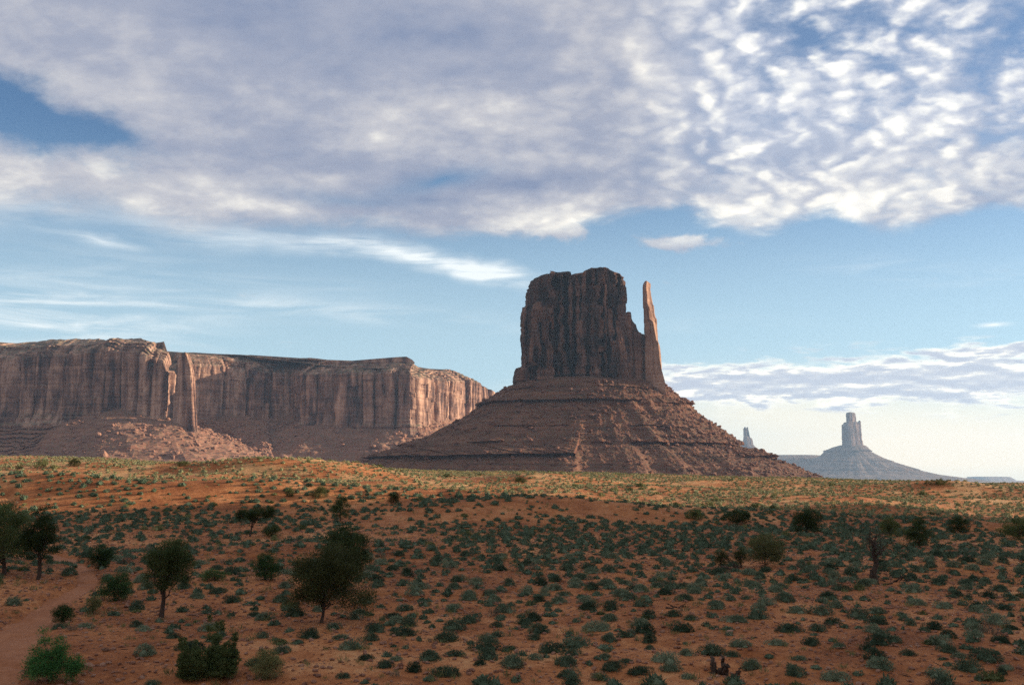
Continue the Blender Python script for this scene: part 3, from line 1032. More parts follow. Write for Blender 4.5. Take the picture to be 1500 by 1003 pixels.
# ------------------------------------------------------------------ the long mesa on the left
def build_mesa():
    root = empty('mesa', (X_at(330, 2400), 2400, Z_at(680, 2400)))
    tag(root, 'long flat-topped red mesa with vertical cliffs and sunlit boulder slopes', 'mesa')
    inv = np.array(root.location)

    def place(o):
        o.location = -inv
        return o
    pl = [(-330, 2420), (-150, 2300), (-60, 2262), (0, 2268), (40, 2240), (100, 2236), (140, 2212), (205, 2200), (243, 2206), (243.5, 2240), (245, 2330), (250, 2420), (272, 2425),
          (300, 2446), (345, 2484), (400, 2530), (424, 2545), (437, 2450), (470, 2434), (520, 2420), (560, 2412), (600, 2396), (607, 2402), (612, 2440), (628, 2500), (645, 2560), (662, 2600), (676, 2680), (690, 2740), (702, 2800), (717, 2880), (722, 2960),
          (722, 3500), (500, 3700), (0, 3700), (-420, 3500)]
    P = np.array([(X_at(px, Y), Y) for px, Y in pl])
    dens = resample(P, 6000)
    # fine along the front, coarse at the back
    fr = dens[:, 1] < 2995
    keep = np.where(fr | (np.arange(len(dens)) % 12 == 0))[0]
    base = dens[keep]
    base = base[::1]
    step = 1.5
    L = np.hypot(*np.diff(np.concatenate([base, base[:1]]), axis=0).T)
    idx, acc = [0], 0.0
    for i in range(1, len(base)):
        acc += L[i - 1]
        if acc >= step:
            idx.append(i)
            acc = 0.0
    base = base[idx]
    tp = [(-400, 505), (-150, 503), (0, 500.5), (30, 502), (60, 498.5), (78, 496.5), (110, 496), (130, 495), (145, 492), (158, 491.5), (180, 494), (207, 495.5), (210, 499), (222, 505), (233, 510), (240, 512), (246, 531), (253, 533), (262, 530), (268, 522), (272, 517.5),
          (300, 517.5), (345, 519.5), (370, 521), (395, 526), (440, 525.5), (470, 531.5), (510, 529.5), (555, 530.5), (568, 527.5), (600, 527), (603.5, 533), (608, 537.5), (625, 539), (650, 540), (690, 541.5), (697, 544), (701, 549), (712, 555), (717, 562), (722, 569), (740, 575)]
    tb = tab(tp)

    def ztop(x, y):
        yy = np.clip(y, 2190, 2990)
        px = 750 + x / yy * F * 0.9917
        return slope_of(tb(px)) * yy

    rr = np.linspace(480, 720, 481)
    ss = np.array([pdir(750, r)[1] for r in rr])

    def slope_of(rows):
        return np.interp(rows, rr, ss)
    zb = Z_at(640, 2400)
    zed = ztop(base[:, 0], base[:, 1])

    def ztop2(x, y):
        return 4.5 * fbm(x / 30, y / 30, 0, 4, 77, 0.6) + 2.5 * np.round(1.4 * fbm(x / 70, y / 70, 5, 2, 78)) + ztop3(x, y)

    def ztop3(x, y):
        return ztop(x, y) if np.ndim(x) == 2 and x.shape[0] > 1 else np.minimum(ztop(x, y), 320)

    def prof(t, Z, s):
        # set-back benches above the sheer wall, spreading beds below it
        k = np.clip((t - 0.83 - 0.03 * fbm(s / 90, 0 * Z, 0, 3, 3)) / 0.17, 0, 1)
        step_ = np.floor(k * 5 + 0.7 * fbm(s / 50, 0 * Z, 0, 3, 7)) / 5
        return -58 * np.clip(step_ * 0.7 + k * 0.3, 0, 1) + 10 * sstep(0.26, 0.04, t)
    place(wall_mesh('cliff_wall', base, ztop2, zb, 120, 17.0, 133, M['mesa'], root, prof, None, amp=0.9, bed=0.2, caps=(0.992, 0.975, 0.94, 0.8, 0.5, 0.25), relief_top=0.6))
    # the pinnacle standing in front of the notch
    pr = tab([(X_at(x, 2170), Z_at(r, 2170)) for x, r in ((245, 530), (251, 527), (255, 519), (258, 516.5), (269, 516.5), (272, 521), (275, 534), (280, 560), (290, 575))])
    E = superellipse(240, 4.0)
    rl = tab([(Z_at(r, 2170), x) for r, x in ((515, 255), (530, 252), (560, 251), (600, 250), (640, 247))])
    rx = tab([(Z_at(r, 2170), x) for r, x in ((515, 269), (522, 271), (535, 276), (560, 280), (590, 282), (620, 285), (640, 289))])

    def sq(b, Z):
        xl, xr = X_at(rl(Z), 2170), X_at(rx(Z), 2170)
        return (xl + xr) / 2 + b[None, :, 0] * (xr - xl) / 2, 2175 + b[None, :, 1] * 15 - b[None, :, 0] * 9
    place(wall_mesh('rock_pinnacle', E, lambda x, y: np.maximum(pr(x), Z_at(531, 2170)), Z_at(650, 2170), 120, 6.5, 211, M['mesa'], root, None, sq, amp=0.6, bed=0.14, caps=(0.85, 0.5)))
    # slopes of fallen rock along the foot
    fr_pl = [(px, Y) for px, Y in pl if Y < 2990 and px > -340]
    fr_pl = [p for p in fr_pl if p[0] not in (243.5, 245, 250)]
    Q = np.array([(X_at(px, Y), Y) for px, Y in fr_pl])
    seg = np.concatenate(([0], np.cumsum(np.hypot(*np.diff(Q, axis=0).T))))
    n = 1000
    q = np.linspace(0, seg[-1], n)
    bx, by = np.interp(q, seg, Q[:, 0]), np.interp(q, seg, Q[:, 1])
    ker = np.ones(61) / 61
    pad = lambda a: np.convolve(np.concatenate([np.full(30, a[0]), a, np.full(30, a[-1])]), ker, 'valid')
    bx, by = pad(bx), pad(by)
    dx, dy = np.gradient(bx), np.gradient(by)
    dx, dy = pad(dx), pad(dy)
    l = np.hypot(dx, dy)
    nx, ny = dy / l, -dx / l
    bpx = 750 + bx / by * F
    m = 170
    k = np.linspace(0, 1, m)[:, None]
    top_row = tab([(-300, 606), (0, 604), (60, 606), (90, 611), (120, 600), (160, 598), (230, 604), (262, 618), (290, 612), (340, 606), (430, 610), (500, 612), (600, 614), (625, 608), (660, 606), (700, 598), (740, 596)])(bpx)
    ztp = slope_of(top_row) * by
    wid = tab([(-300, 260), (0, 250), (90, 280), (140, 380), (270, 440), (420, 460), (560, 300), (640, 300), (740, 300)])(bpx)
    zlo = -40.0
    prof_k = np.where(k < 0.5, k * 1.30, 0.65 + (k - 0.5) * 0.70)
    X = bx + nx * (k * wid - 26)
    Y = by + ny * (k * wid - 26)
    Z = ztp + (zlo - ztp) * prof_k + (1 - k) * 8 * sstep(0.1, 0, k)
    lump = fbm(X / 30, Y / 30, Z / 30, 5, 71, 0.6)
    hump = (48 * np.exp(-((bpx - 205) / 62) ** 2) + 30 * np.exp(-((bpx - 120) / 34) ** 2) + 50 * np.exp(-((bpx - 345) / 70) ** 2) + 20 * np.exp(-((bpx - 440) / 30) ** 2) + 16 * np.exp(-((bpx - 560) / 40) ** 2)) * np.sin(np.clip(k * 1.15, 0, 1) * math.pi) ** 0.8
    fan = fbm(q[None] / 70 + 0 * k, k * 1.2, 0, 3, 72)
    bed = np.where(bpx < 95, 1.0, 0.25)
    ledge = np.floor(Z / 9 + 0.6 * fbm(q[None] / 120 + 0 * k, 0 * k, 0, 3, 4)) - Z / 9
    mid = sstep(0, 0.15, k)
    up = (lump * 12 + fan * 13 + hump) * mid
    X = X + nx * (up * 0.6 + ledge * 7 * bed * mid)
    Y = Y + ny * (up * 0.6 + ledge * 7 * bed * mid)
    Z = Z + up * 0.6
    V3 = np.stack([X, Y, Z], -1)
    place(link_mesh('talus_slope', V3.reshape(-1, 3), [grid_faces(n, m)[:, ::-1]], M['scree'], root))
    g = np.random.default_rng(15)
    fl = V3[12:].reshape(-1, 3)
    px = 750 + fl[:, 0] / fl[:, 1] * F
    row = 698 - fl[:, 2] / fl[:, 1] * F
    d = 0.10 + 0.9 * (sstep(85, 130, px) * sstep(470, 400, px) + 0.4 * sstep(560, 620, px)) * sstep(612, 625, row) * (0.55 + fbm(fl[:, 0] / 60, fl[:, 1] / 60, fl[:, 2] / 60, 3, 5))
    fl = fl[g.random(len(fl)) < np.clip(d, 0.02, 1)]
    fl = fl[fl[:, 2] > 5]
    pick = fl[g.integers(0, len(fl), 4200)]
    size = 1.6 + 4.5 * g.random(4200) ** 3
    v, f = rocks_merged(pick, size, SHAPES_LO, 19)
    tag(place(link_mesh('rubble', v, [f], M['rock'], root)), kind='stuff')
    big = fl[g.integers(0, len(fl), 110)]
    boulders('boulder', 'pale red block of stone lying on the slope below the long mesa', 'boulders below the mesa', big, 5.0 + 5.5 * g.random(110) ** 2, M['rock'], 6)


build_mesa()


# ------------------------------------------------------------------ far buttes and mesas
def far_tower(name, parent, inv, Y, left, right, top, seed, rows_b, unit, depth=0.45, n=240, nz=110, pw=3.0, amp=0.6):
    rl = tab([(Z_at(r, Y), x) for r, x in left])
    rx = tab([(Z_at(r, Y), x) for r, x in right])
    tp = tab([(X_at(x, Y), Z_at(r, Y)) for x, r in top])
    E = superellipse(n, pw)

    def sq(b, Z):
        xl, xr = X_at(rl(Z), Y), X_at(rx(Z), Y)
        return (xl + xr) / 2 + b[None, :, 0] * (xr - xl) / 2, Y + b[None, :, 1] * (xr - xl) / 2 * depth * 2 + b[None, :, 0] * (xr - xl) * 0.32
    o = wall_mesh(name, E, lambda x, y: tp(x), Z_at(rows_b, Y), nz, unit, seed, M['far'], parent, None, sq, amp=amp, bed=0.12, caps=(0.93, 0.7, 0.4))
    o.location = -inv
    return o


def build_far():
    Y = 9500.0
    root = empty('butte', (X_at(1250, Y), Y, Z_at(697, Y)))
    tag(root, 'distant hazy blue butte with a notched square tower on a wide cone at right', 'butte')
    inv = np.array(root.location)
    far_tower('rock_tower', root, inv, Y, [(600, 1234.5), (640, 1234), (656, 1234), (670, 1232)], [(600, 1265.5), (640, 1266), (656, 1268), (670, 1270)],
              [(1230, 627), (1233.5, 625.5), (1235.5, 621.5), (1239, 621), (1241, 618), (1256, 618), (1258.5, 620), (1260.5, 617.5), (1262.5, 615.5), (1264.5, 616.5), (1266, 622), (1270, 628)], 301, 672, 20.0, 0.42, 340, 150, 3.4, 0.55)
    far_tower('rock_crown', root, inv, Y, [(600, 1242), (625, 1241), (660, 1240)], [(600, 1256.5), (612, 1257.5), (660, 1259)],
              [(1238, 606), (1242, 604.6), (1246, 603.8), (1255, 604.2), (1258, 605.5), (1262, 608)], 303, 660, 16.0, 0.5, 220, 120, 3.4, 0.5)
    rows = [(652, 1232, 1268), (655, 1222, 1272), (660, 1210, 1275), (663, 1208, 1279), (668, 1203, 1288), (672, 1190, 1296), (678, 1172, 1312), (684, 1158, 1330), (690, 1138, 1348), (695, 1118, 1368), (699, 1088, 1395), (705, 1048, 1440)]
    led = [(661, 12, 9, 7, lambda a: 0 * a + 0.3), (676, 10, 8, 8, lambda a: 0 * a + 0.2), (688, 10, 8, 9, lambda a: 0 * a + 0.3)]
    o, V3 = talus_mesh('talus_slope', X_at(1250, Y), Y, rows, 0.8, M['far'], root, Y, 420, 120, 61, led, 0.7)
    o.location = -inv
    # bench running off to the left of the cone
    Y2 = 10000.0
    r2 = empty('mesa', (X_at(1150, Y2), Y2, Z_at(697, Y2)))
    tag(r2, 'low hazy blue tableland behind the foot of the central butte', 'mesa')
    iv2 = np.array(r2.location)
    rows = [(666.5, 1120, 1196), (667.5, 1090, 1203), (672, 1075, 1216), (680, 1050, 1240), (692, 1020, 1270), (704, 980, 1320)]
    o, _ = talus_mesh('plateau_slope', X_at(1150, Y2), Y2, rows, 0.8, M['far'], r2, Y2, 260, 60, 67, [(674, 10, 8, 7, lambda a: 0 * a + 0.3)], 0.6)
    o.location = -iv2
    # twin-pronged spire
    Y3 = 10300.0
    r3 = empty('butte', (X_at(1097, Y3), Y3, Z_at(690, Y3)))
    tag(r3, 'tiny distant blue spire with two prongs rising just right of the central butte', 'butte')
    iv3 = np.array(r3.location)
    far_tower('rock_spire', r3, iv3, Y3, [(620, 1090.5), (640, 1090), (652, 1088)], [(620, 1099.5), (638, 1100), (642, 1104), (652, 1106), (660, 1108)],
              [(1088, 640), (1091, 626), (1092.5, 624.8), (1093.6, 627.5), (1095, 632), (1096, 626.5), (1097, 624.6), (1098, 629), (1099, 640), (1102.5, 641.5), (1104, 645)], 321, 672, 14.0, 0.5, 160, 90, 2.6, 0.5)
    rows = [(650, 1089, 1104), (655, 1083, 1108), (660, 1074, 1116), (668, 1060, 1128), (682, 1030, 1160), (700, 990, 1220)]
    o, _ = talus_mesh('talus_slope', X_at(1097, Y3), Y3, rows, 0.8, M['far'], r3, Y3, 220, 60, 71, [], 0.6)
    o.location = -iv3
    # the block peeping over the shoulder of the central butte
    r4 = empty('butte', (X_at(1032, Y3), Y3, Z_at(690, Y3)))
    tag(r4, 'sliver of a far block-shaped butte peeping over the right slope of the central butte', 'butte')
    iv4 = np.array(r4.location)
    far_tower('rock_tower', r4, iv4, Y3, [(610, 1012), (700, 1006)], [(610, 1043), (625, 1043), (700, 1050)], [(1000, 617), (1043, 617), (1060, 618)], 331, 700, 16.0, 0.5, 160, 60, 4.0, 0.4)
    # line of tableland on the skyline
    Y5 = 16400.0
    r5 = tag(empty('mesa', (X_at(1452, Y5), Y5, Z_at(703, Y5))), 'thin pale blue tableland on the far skyline at the right edge', 'mesa')
    iv5 = np.array(r5.location)
    far_tower('cliff_wall', r5, iv5, Y5, [(690, 1418), (700, 1410), (710, 1400)], [(690, 1481), (697, 1483), (702, 1492), (710, 1505)], [(1400, 698.2), (1440, 697.8), (1480, 698.0), (1500, 699)], 341, 706, 40.0, 0.4, 200, 20, 3.0, 0.3)


build_far()


# ------------------------------------------------------------------ the bluff out of frame whose shade covers the near ground
def build_bluff():
    ca = SUN_AZ
    e = np.array((math.sin(ca), math.cos(ca)))        # towards the sun
    nrm = np.array((-e[1], e[0]))                     # along the shadow edge, away from the camera
    def pt(u, s):
        return e * u + nrm * s
    P = np.array([pt(205, -330), pt(420, -330), pt(430, 70), pt(415, 113), pt(330, 117), pt(260, 113), pt(214, 116), pt(200, 100), pt(196, 0), pt(190, -160)])
    base = resample(P, 900)

    def zt(x, y):
        u = x * e[0] + y * e[1]
        s = x * nrm[0] + y * nrm[1]
        return 62 + 0.06 * (u - 200) + fbm(x / 40, y / 40, 0, 3, 3) * 8 - 22 * sstep(94, 123, s) + fbm(x / 8, y / 8, 0, 3, 4) * 2.5
    def prof(t, Z, s):
        return 6 * sstep(0.4, 0.0, t)
    o = wall_mesh('bluff', base, zt, -20, 70, 8.0, 403, M['bluff'], None, prof, None, amp=0.6, bed=0.2)
    tag(o, 'red sandstone bluff beside the plain, its shade lying across the near ground', 'bluff')


build_bluff()
#MARK2


# ------------------------------------------------------------------ plants
M.update(
    sage=mat_leaf('sagebrush_leaf', (0.034, 0.058, 0.032), (0.092, 0.132, 0.080), (0.21, 0.25, 0.160), 1.6),
    sage_far=mat_leaf('sagebrush_leaf_sunlit', (0.050, 0.065, 0.034), (0.115, 0.130, 0.072), (0.25, 0.25, 0.13), 0.5),  # copy of sage beyond the shade edge, sunlit tone put into the colour
    rabbit=mat_leaf('rabbitbrush_leaf', (0.055, 0.075, 0.028), (0.115, 0.135, 0.052), (0.230, 0.230, 0.100), 1.0),
    bright=mat_leaf('fresh_green_leaf', (0.026, 0.090, 0.024), (0.052, 0.155, 0.042), (0.095, 0.220, 0.065), 1.6),
    green=mat_leaf('shrub_leaf', (0.026, 0.058, 0.018), (0.056, 0.108, 0.036), (0.105, 0.165, 0.060), 1.6),
    juniper=mat_leaf('juniper_leaf', (0.030, 0.048, 0.016), (0.072, 0.100, 0.036), (0.145, 0.175, 0.062), 1.3, 0.2),
    dark_juniper=mat_leaf('juniper_leaf_dark', (0.018, 0.032, 0.012), (0.046, 0.070, 0.025), (0.100, 0.128, 0.046), 1.3, 0.12),
    olive=mat_leaf('juniper_leaf_olive', (0.042, 0.050, 0.018), (0.092, 0.102, 0.038), (0.170, 0.170, 0.072), 1.3, 0.2),
    straw=mat_leaf('dry_grass_blade', (0.16, 0.13, 0.055), (0.32, 0.25, 0.11), (0.50, 0.40, 0.20), 2.0, 0.2),
    brush=mat_leaf('dead_brush_twig', (0.09, 0.070, 0.050), (0.17, 0.135, 0.095), (0.27, 0.22, 0.15), 2.0, 0.05),
    bark=mat_bark('juniper_bark', (0.035, 0.022, 0.016), (0.10, 0.068, 0.050)),
    dead=mat_bark('weathered_wood', (0.030, 0.020, 0.015), (0.10, 0.070, 0.052)),
)


def unit(v):
    return v / (np.linalg.norm(v, axis=-1, keepdims=True) + 1e-9)


def blades(c, d, length, width, g, bend=0.0):
    """leaf quads: c start points, d unit directions"""
    n = len(c)
    side = unit(np.cross(d, g.normal(size=(n, 3))))
    L = np.broadcast_to(np.asarray(length, float), (n,))[:, None]
    Wd = np.broadcast_to(np.asarray(width, float), (n,))[:, None]
    e = c + d * L
    m = c + d * L * 0.45
    v = np.stack([c - side * Wd * 0.2, m + side * Wd * 0.5, e, m - side * Wd * 0.5], 1)
    return v.reshape(-1, 3), np.arange(n * 4).reshape(-1, 4)


def join(parts):
    VV, T, Q, o = [], [], [], 0
    for v, f in parts:
        f = np.asarray(f)
        VV.append(v)
        (T if f.shape[1] == 3 else Q).append(f + o)
        o += len(v)
    fs = []
    if T:
        fs.append(np.concatenate(T))
    if Q:
        fs.append(np.concatenate(Q))
    return np.concatenate(VV), fs


def bush_shape(seed, n, lobes=4, height=0.75, leaf=0.2, wid=0.06, up=0.5, core=0.72, spread=0.5, open_=0.0):
    """shrub of unit radius made of strands crowding over a few low lobes"""
    g = np.random.default_rng(seed)
    parts = []
    lc = []
    for i in range(lobes):
        a = g.random() * 6.283
        rr = spread * math.sqrt(g.random()) if i else 0.0
        lc.append((rr * math.cos(a), rr * math.sin(a), 0.48 + 0.26 * g.random(), height * (0.65 + 0.35 * g.random())))
    wts = np.array([l[2] ** 2 for l in lc])
    k = g.choice(lobes, n, p=wts / wts.sum())
    L = np.array(lc)[k]
    d = unit(g.normal(size=(n, 3)) * np.array((1, 1, 0.9)) + np.array((0, 0, 0.35)))
    d[:, 2] = np.abs(d[:, 2]) - 0.10
    rad = (0.62 + 0.38 * g.random(n) ** 0.6)
    lump = 1 + 0.18 * fbm(d[:, 0] * 3 + seed, d[:, 1] * 3, d[:, 2] * 3, 2, seed)
    p = np.stack([L[:, 0] + d[:, 0] * L[:, 2] * rad * lump, L[:, 1] + d[:, 1] * L[:, 2] * rad * lump, np.maximum(0.03, d[:, 2] * L[:, 3] * rad * lump)], -1)
    dd = unit(d + np.array((0, 0, up)) + g.normal(size=(n, 3)) * 0.35)
    parts.append(blades(p - dd * leaf * 0.5, dd, leaf * (0.6 + 0.8 * g.random(n)), wid * (0.7 + 0.6 * g.random(n)), g))
    if core:
        for x, y, r, h in lc:
            sv, sf = SHAPES_LO[g.integers(0, len(SHAPES_LO))]
            u = unit(sv)
            u = u * (1 + 0.2 * g.normal(size=(len(u), 1)))
            parts.append((u * np.array((r * core, r * core, h * core)) + np.array((x, y, 0.0)), sf))
    return join(parts)


def merged(protos, pts, rad, hgt, seed, chunk=None):
    g = np.random.default_rng(seed)
    k = g.integers(0, len(protos), len(pts))
    VV, T, Q, off = [], [], [], 0
    for i, (v, fs) in enumerate(protos):
        m = np.where(k == i)[0]
        if not len(m):
            continue
        a = g.random(len(m)) * 6.283
        c, s = np.cos(a)[:, None], np.sin(a)[:, None]
        sx = (1 + 0.25 * g.normal(size=len(m)))[:, None] * rad[m][:, None]
        x = v[None, :, 0] * sx
        y = v[None, :, 1] * rad[m][:, None]
        X = x * c - y * s + pts[m][:, 0:1]
        Y = x * s + y * c + pts[m][:, 1:2]
        Z = v[None, :, 2] * (hgt[m] * rad[m])[:, None] + pts[m][:, 2:3]
        VV.append(np.stack([X, Y, Z], -1).reshape(-1, 3))
        o = (np.arange(len(m)) * len(v))[:, None, None] + off
        for f in fs:
            (T if f.shape[1] == 3 else Q).append((f[None] + o).reshape(-1, f.shape[1]))
        off += len(m) * len(v)
    fs = []
    if T:
        fs.append(np.concatenate(T))
    if Q:
        fs.append(np.concatenate(Q))
    return np.concatenate(VV), fs


# named plants keep clear of the scattered ones: (px, row, radius m)
KEEP = []


def proj(x, y, z):
    c, s = math.cos(PITCH), math.sin(PITCH)
    f = y * c + z * s
    b = (z * c - y * s) / f
    return 750 + F * x / f, 501.5 - F * b


def cover(x, y):
    """how thickly the sagebrush stands"""
    px, _ = proj(x, y, terrain(x, y, False))
    d = np.where(y < 46, 0.17, 0)
    d = np.interp(y, [30, 44, 52, 62, 74, 100, 118, 130, 150, 260], [0.34, 0.38, 0.37, 0.48, 0.68, 0.74, 0.60, 0.56, 0.56, 0.52])
    left = sstep(470, 330, px)
    d = d * (1 - left * np.interp(y, [45, 70, 90, 120, 140], [0.62, 0.50, 0.15, 0.25, 0.0]))
    d = d * (1 + 0.25 * sstep(700, 1100, px) * sstep(75, 50, y))
    cl = fbm(x / 9.0, y / 9.0, 0, 3, 55)
    cl2 = fbm(x / 2.6, y / 2.6, 0, 2, 58)
    d = d * np.clip(0.85 + 1.6 * cl + 0.8 * cl2, 0.05, 1.9)
    for mx, my, sx, sy, h in _MB[:8]:       # bare faces of the red mounds
        d = d * (1 - 0.75 * sstep(119, 108, y) * np.exp(-((x - mx) / sx) ** 2 - ((y - my + sy * 0.9) / (sy * 1.1)) ** 2))
    d = d * (1 - path_in(x, y) * 1.2).clip(0, 1)
    return d


def scatter(n, y0, y1, dens, rmean, seed, gap=0.8, wide=0.60, sig=0.32):
    g = np.random.default_rng(seed)
    y = np.sqrt(g.random(n) * (y1 ** 2 - y0 ** 2) + y0 ** 2)
    x = (g.random(n) * 2 - 1) * y * wide
    r = np.minimum(rmean * np.exp(g.normal(size=n) * sig), rmean * 1.75)
    ok = g.random(n) < dens(x, y)
    x, y, r = x[ok], y[ok], r[ok]
    order = np.argsort(-r)
    x, y, r = x[order], y[order], r[order]
    cell, out = {}, []
    for kx, ky, kr in KEEP:
        for ix in range(int((kx - kr) // 2), int((kx + kr) // 2) + 1):
            for iy in range(int((ky - kr) // 2), int((ky + kr) // 2) + 1):
                cell.setdefault((ix, iy), []).append((kx, ky, kr))
    for i in range(len(x)):
        cx, cy = int(x[i] // 2), int(y[i] // 2)
        bad = False
        for a in (-1, 0, 1):
            for b in (-1, 0, 1):
                for (ox, oy, orr) in cell.get((cx + a, cy + b), ()):
                    if (ox - x[i]) ** 2 + (oy - y[i]) ** 2 < (gap * (orr + r[i])) ** 2:
                        bad = True
                        break
                if bad:
                    break
            if bad:
                break
        if not bad:
            cell.setdefault((cx, cy), []).append((x[i], y[i], r[i]))
            out.append(i)
    out = np.array(out)
    x, y, r = x[out], y[out], r[out]
    return np.stack([x, y, terrain(x, y, True)], -1), r


def tube(pts, rads, sides=7):
    pts = np.asarray(pts, float)
    n = len(pts)
    tg = unit(np.gradient(pts, axis=0))
    ref = np.array((0.3, 0.9, 0.1))
    a = unit(np.cross(tg, ref))
    b = np.cross(tg, a)
    th = np.linspace(0, 6.283185, sides, endpoint=False)
    v = pts[:, None] + (a[:, None] * np.cos(th)[None, :, None] + b[:, None] * np.sin(th)[None, :, None]) * np.asarray(rads)[:, None, None]
    v = v.reshape(-1, 3)
    return v, grid_faces(sides, n, True)


def limb(g, p0, p1, r0, r1, wob=0.1, n=7):
    p0, p1 = np.asarray(p0, float), np.asarray(p1, float)
    t = np.linspace(0, 1, n)[:, None]
    L = np.linalg.norm(p1 - p0)
    p = p0 + (p1 - p0) * t
    p[1:-1] += g.normal(size=(n - 2, 3)) * wob * L * 0.5
    p[:, 2] += (np.sin(t[:, 0] * math.pi) * -0.06 * L)
    rr = r0 + (r1 - r0) * t[:, 0] ** 0.8
    return tube(p, rr, 6)


def tree(name, label, px, row, top, x0, x1, leaf, seed, trunk=0.25, shape='round', nleaf=9000, cat='tree', lean=0.0, group=None, nclump=70, at_y=None, bark='bark'):
    nleaf, nclump = int(nleaf * 2.8), int(nclump * (3.0 if shape == 'spiky' else 1.6))
    """a juniper: base at photo pixel (px,row), top row and crown edges in photo pixels"""
    g = np.random.default_rng(seed)
    if at_y is None:
        hx, hy = hit(px, row)
    else:
        hx, hy = X_at(px, at_y), at_y
    hz = float(terrain(hx, hy, True))
    H = (row - top) / F * hy * 1.0
    if at_y is not None:
        H = pdir(px, top)[1] * hy - hz
    Wd = (x1 - x0) / F * hy
    cx = ((x0 + x1) / 2 - px) / F * hy
    root = empty(name, (hx, hy, hz - 0.04))
    tag(root, label, cat, group)
    KEEP.append((hx, hy, 0.3 * Wd if trunk > 0.12 else 0.42 * Wd))
    zc0 = H * trunk
    ch = H - zc0
    # crown volume: lobes (x, y, z, rx, ry, rz) in crown units (-1..1, 0..1)
    if shape == 'round':
        lob = [(0, 0, .52, .86, .86, .48), (-.30, .1, .38, .62, .6, .34), (.32, -.1, .40, .62, .6, .36), (0.05, 0, .70, .62, .62, .30)]
    elif shape == 'spread':
        lob = [(0, 0, .55, .80, .8, .44), (-.55, 0, .26, .46, .5, .22), (.55, .1, .24, .46, .5, .20), (.1, 0, .72, .55, .6, .28), (-.2, -.1, .62, .6, .6, .3)]
    elif shape == 'tall':
        lob = [(0, 0, .35, .92, .9, .36), (-.1, 0, .62, .66, .7, .30), (.12, 0, .82, .40, .42, .20)]
    elif shape == 'spiky':
        lob = []
        for i in range(15):
            a = g.random() * 6.28
            rr = 0.86 * math.sqrt(g.random())
            hh = (0.40 + 0.64 * g.random()) * (1 - rr * rr * 0.45)
            lob.append((rr * math.cos(a), rr * math.sin(a), hh * .5, .13, .13, hh * .52))
        lob.append((0, 0, .24, .92, .92, .26))
    elif shape == 'wind':
        lob = [(-.35, 0, .62, .50, .5, .34), (.35, .1, .74, .55, .5, .24), (0, 0, .55, .6, .5, .25), (.62, 0, .66, .34, .4, .2), (-.62, 0, .52, .34, .4, .26)]
    elif shape == 'bush':
        lob = [(0, 0, .40, .9, .9, .5), (-.35, .1, .36, .6, .6, .42), (.36, -.1, .36, .6, .6, .44), (.1, 0, .58, .6, .6, .40)]
    else:
        lob = [(-.36, 0, .58, .26, .3, .42), (.12, .1, .46, .34, .4, .36), (.68, 0, .26, .30, .4, .26), (-.1, -.2, .24, .7, .6, .24), (-.62, 0, .2, .34, .4, .2)]
    lob = np.array(lob)
    w = lob[:, 3] * lob[:, 4] * lob[:, 5]
    k = g.choice(len(lob), nclump, p=w / w.sum())
    d = unit(g.normal(size=(nclump, 3)))
    rr = g.random(nclump) ** 0.45 * 0.93
    cp = lob[k, :3] + d * rr[:, None] * lob[k, 3:]
    cp[:, 2] = np.clip(cp[:, 2], 0.03, 0.98)
    wf = 1.12 if shape in ('round', 'spread') else 1.18 if shape == 'tall' else 0.98
    P = np.stack([cx + cp[:, 0] * Wd / 2 * wf, cp[:, 1] * Wd / 2 * wf, zc0 + cp[:, 2] * ch * 0.97], -1)
    P[:, 0] += lean * P[:, 2]
    cr = (0.070 + 0.075 * g.random(nclump)) * min(Wd, ch * 1.4)
    if shape == 'spiky':
        zf = g.random(nclump)
        a = g.random(nclump) * 6.283
        tp_ = 0.125 * (1 - zf) ** 0.55 * np.sqrt(g.random(nclump))
        kk = g.choice(15, nclump)
        P[:, 0] = cx + (lob[kk, 0] * (0.8 + 0.2 * zf) + tp_ * np.cos(a)) * Wd / 2 * 0.95
        P[:, 1] = (lob[kk, 1] + tp_ * np.sin(a)) * Wd / 2
        P[:, 2] = zf * lob[kk, 2] * 2 * ch * 0.97
        low = g.random(nclump) < 0.33
        aa, r2 = g.random(nclump) * 6.283, np.sqrt(g.random(nclump)) * 0.86
        P[low, 0] = (cx + np.cos(aa) * r2 * Wd / 2)[low]
        P[low, 1] = (np.sin(aa) * r2 * Wd / 2)[low]
        P[low, 2] = (g.random(nclump) * 0.44 * ch * (1 - 0.3 * r2))[low]
        cr = (0.030 + 0.045 * (1 - zf)) * Wd
    # leaves
    kk = g.choice(nclump, nleaf, p=cr ** 2 / (cr ** 2).sum())
    dd = unit(g.normal(size=(nleaf, 3)))
    q = P[kk] + dd * (cr[kk] * g.random(nleaf) ** 0.6)[:, None] * np.array((1.15, 1.15, 0.85))
    q[:, 2] = np.maximum(q[:, 2], 0.02 + 0.05 * g.random(nleaf))
    cen = np.array((cx, 0, zc0 + ch * 0.35))
    out = unit(q - cen)
    upk = 1.1 if shape == 'spiky' else 0.45
    ld = unit(out * 0.7 + dd * 0.6 + np.array((0, 0, upk)) + g.normal(size=(nleaf, 3)) * 0.3)
    ls = 0.030 * math.sqrt(Wd * ch) * (9000 / nleaf) ** 0.36
    if shape == 'spiky':
        ls *= 1.35
    lv, lf = blades(q, ld, ls * (0.8 + 0.9 * g.random(nleaf)), ls * 0.55, g)
    parts = [(lv, lf)]
    # dark twiggy heart of each clump
    link_mesh('crown', *join(parts), M[leaf], root)
    # trunk and limbs
    tp = []
    tr = max(0.026 * H, 0.05) * (1.0 if trunk > 0.15 else 0.8)
    fork = np.array((cx * 0.35 + lean * zc0, 0, zc0 + ch * 0.10))
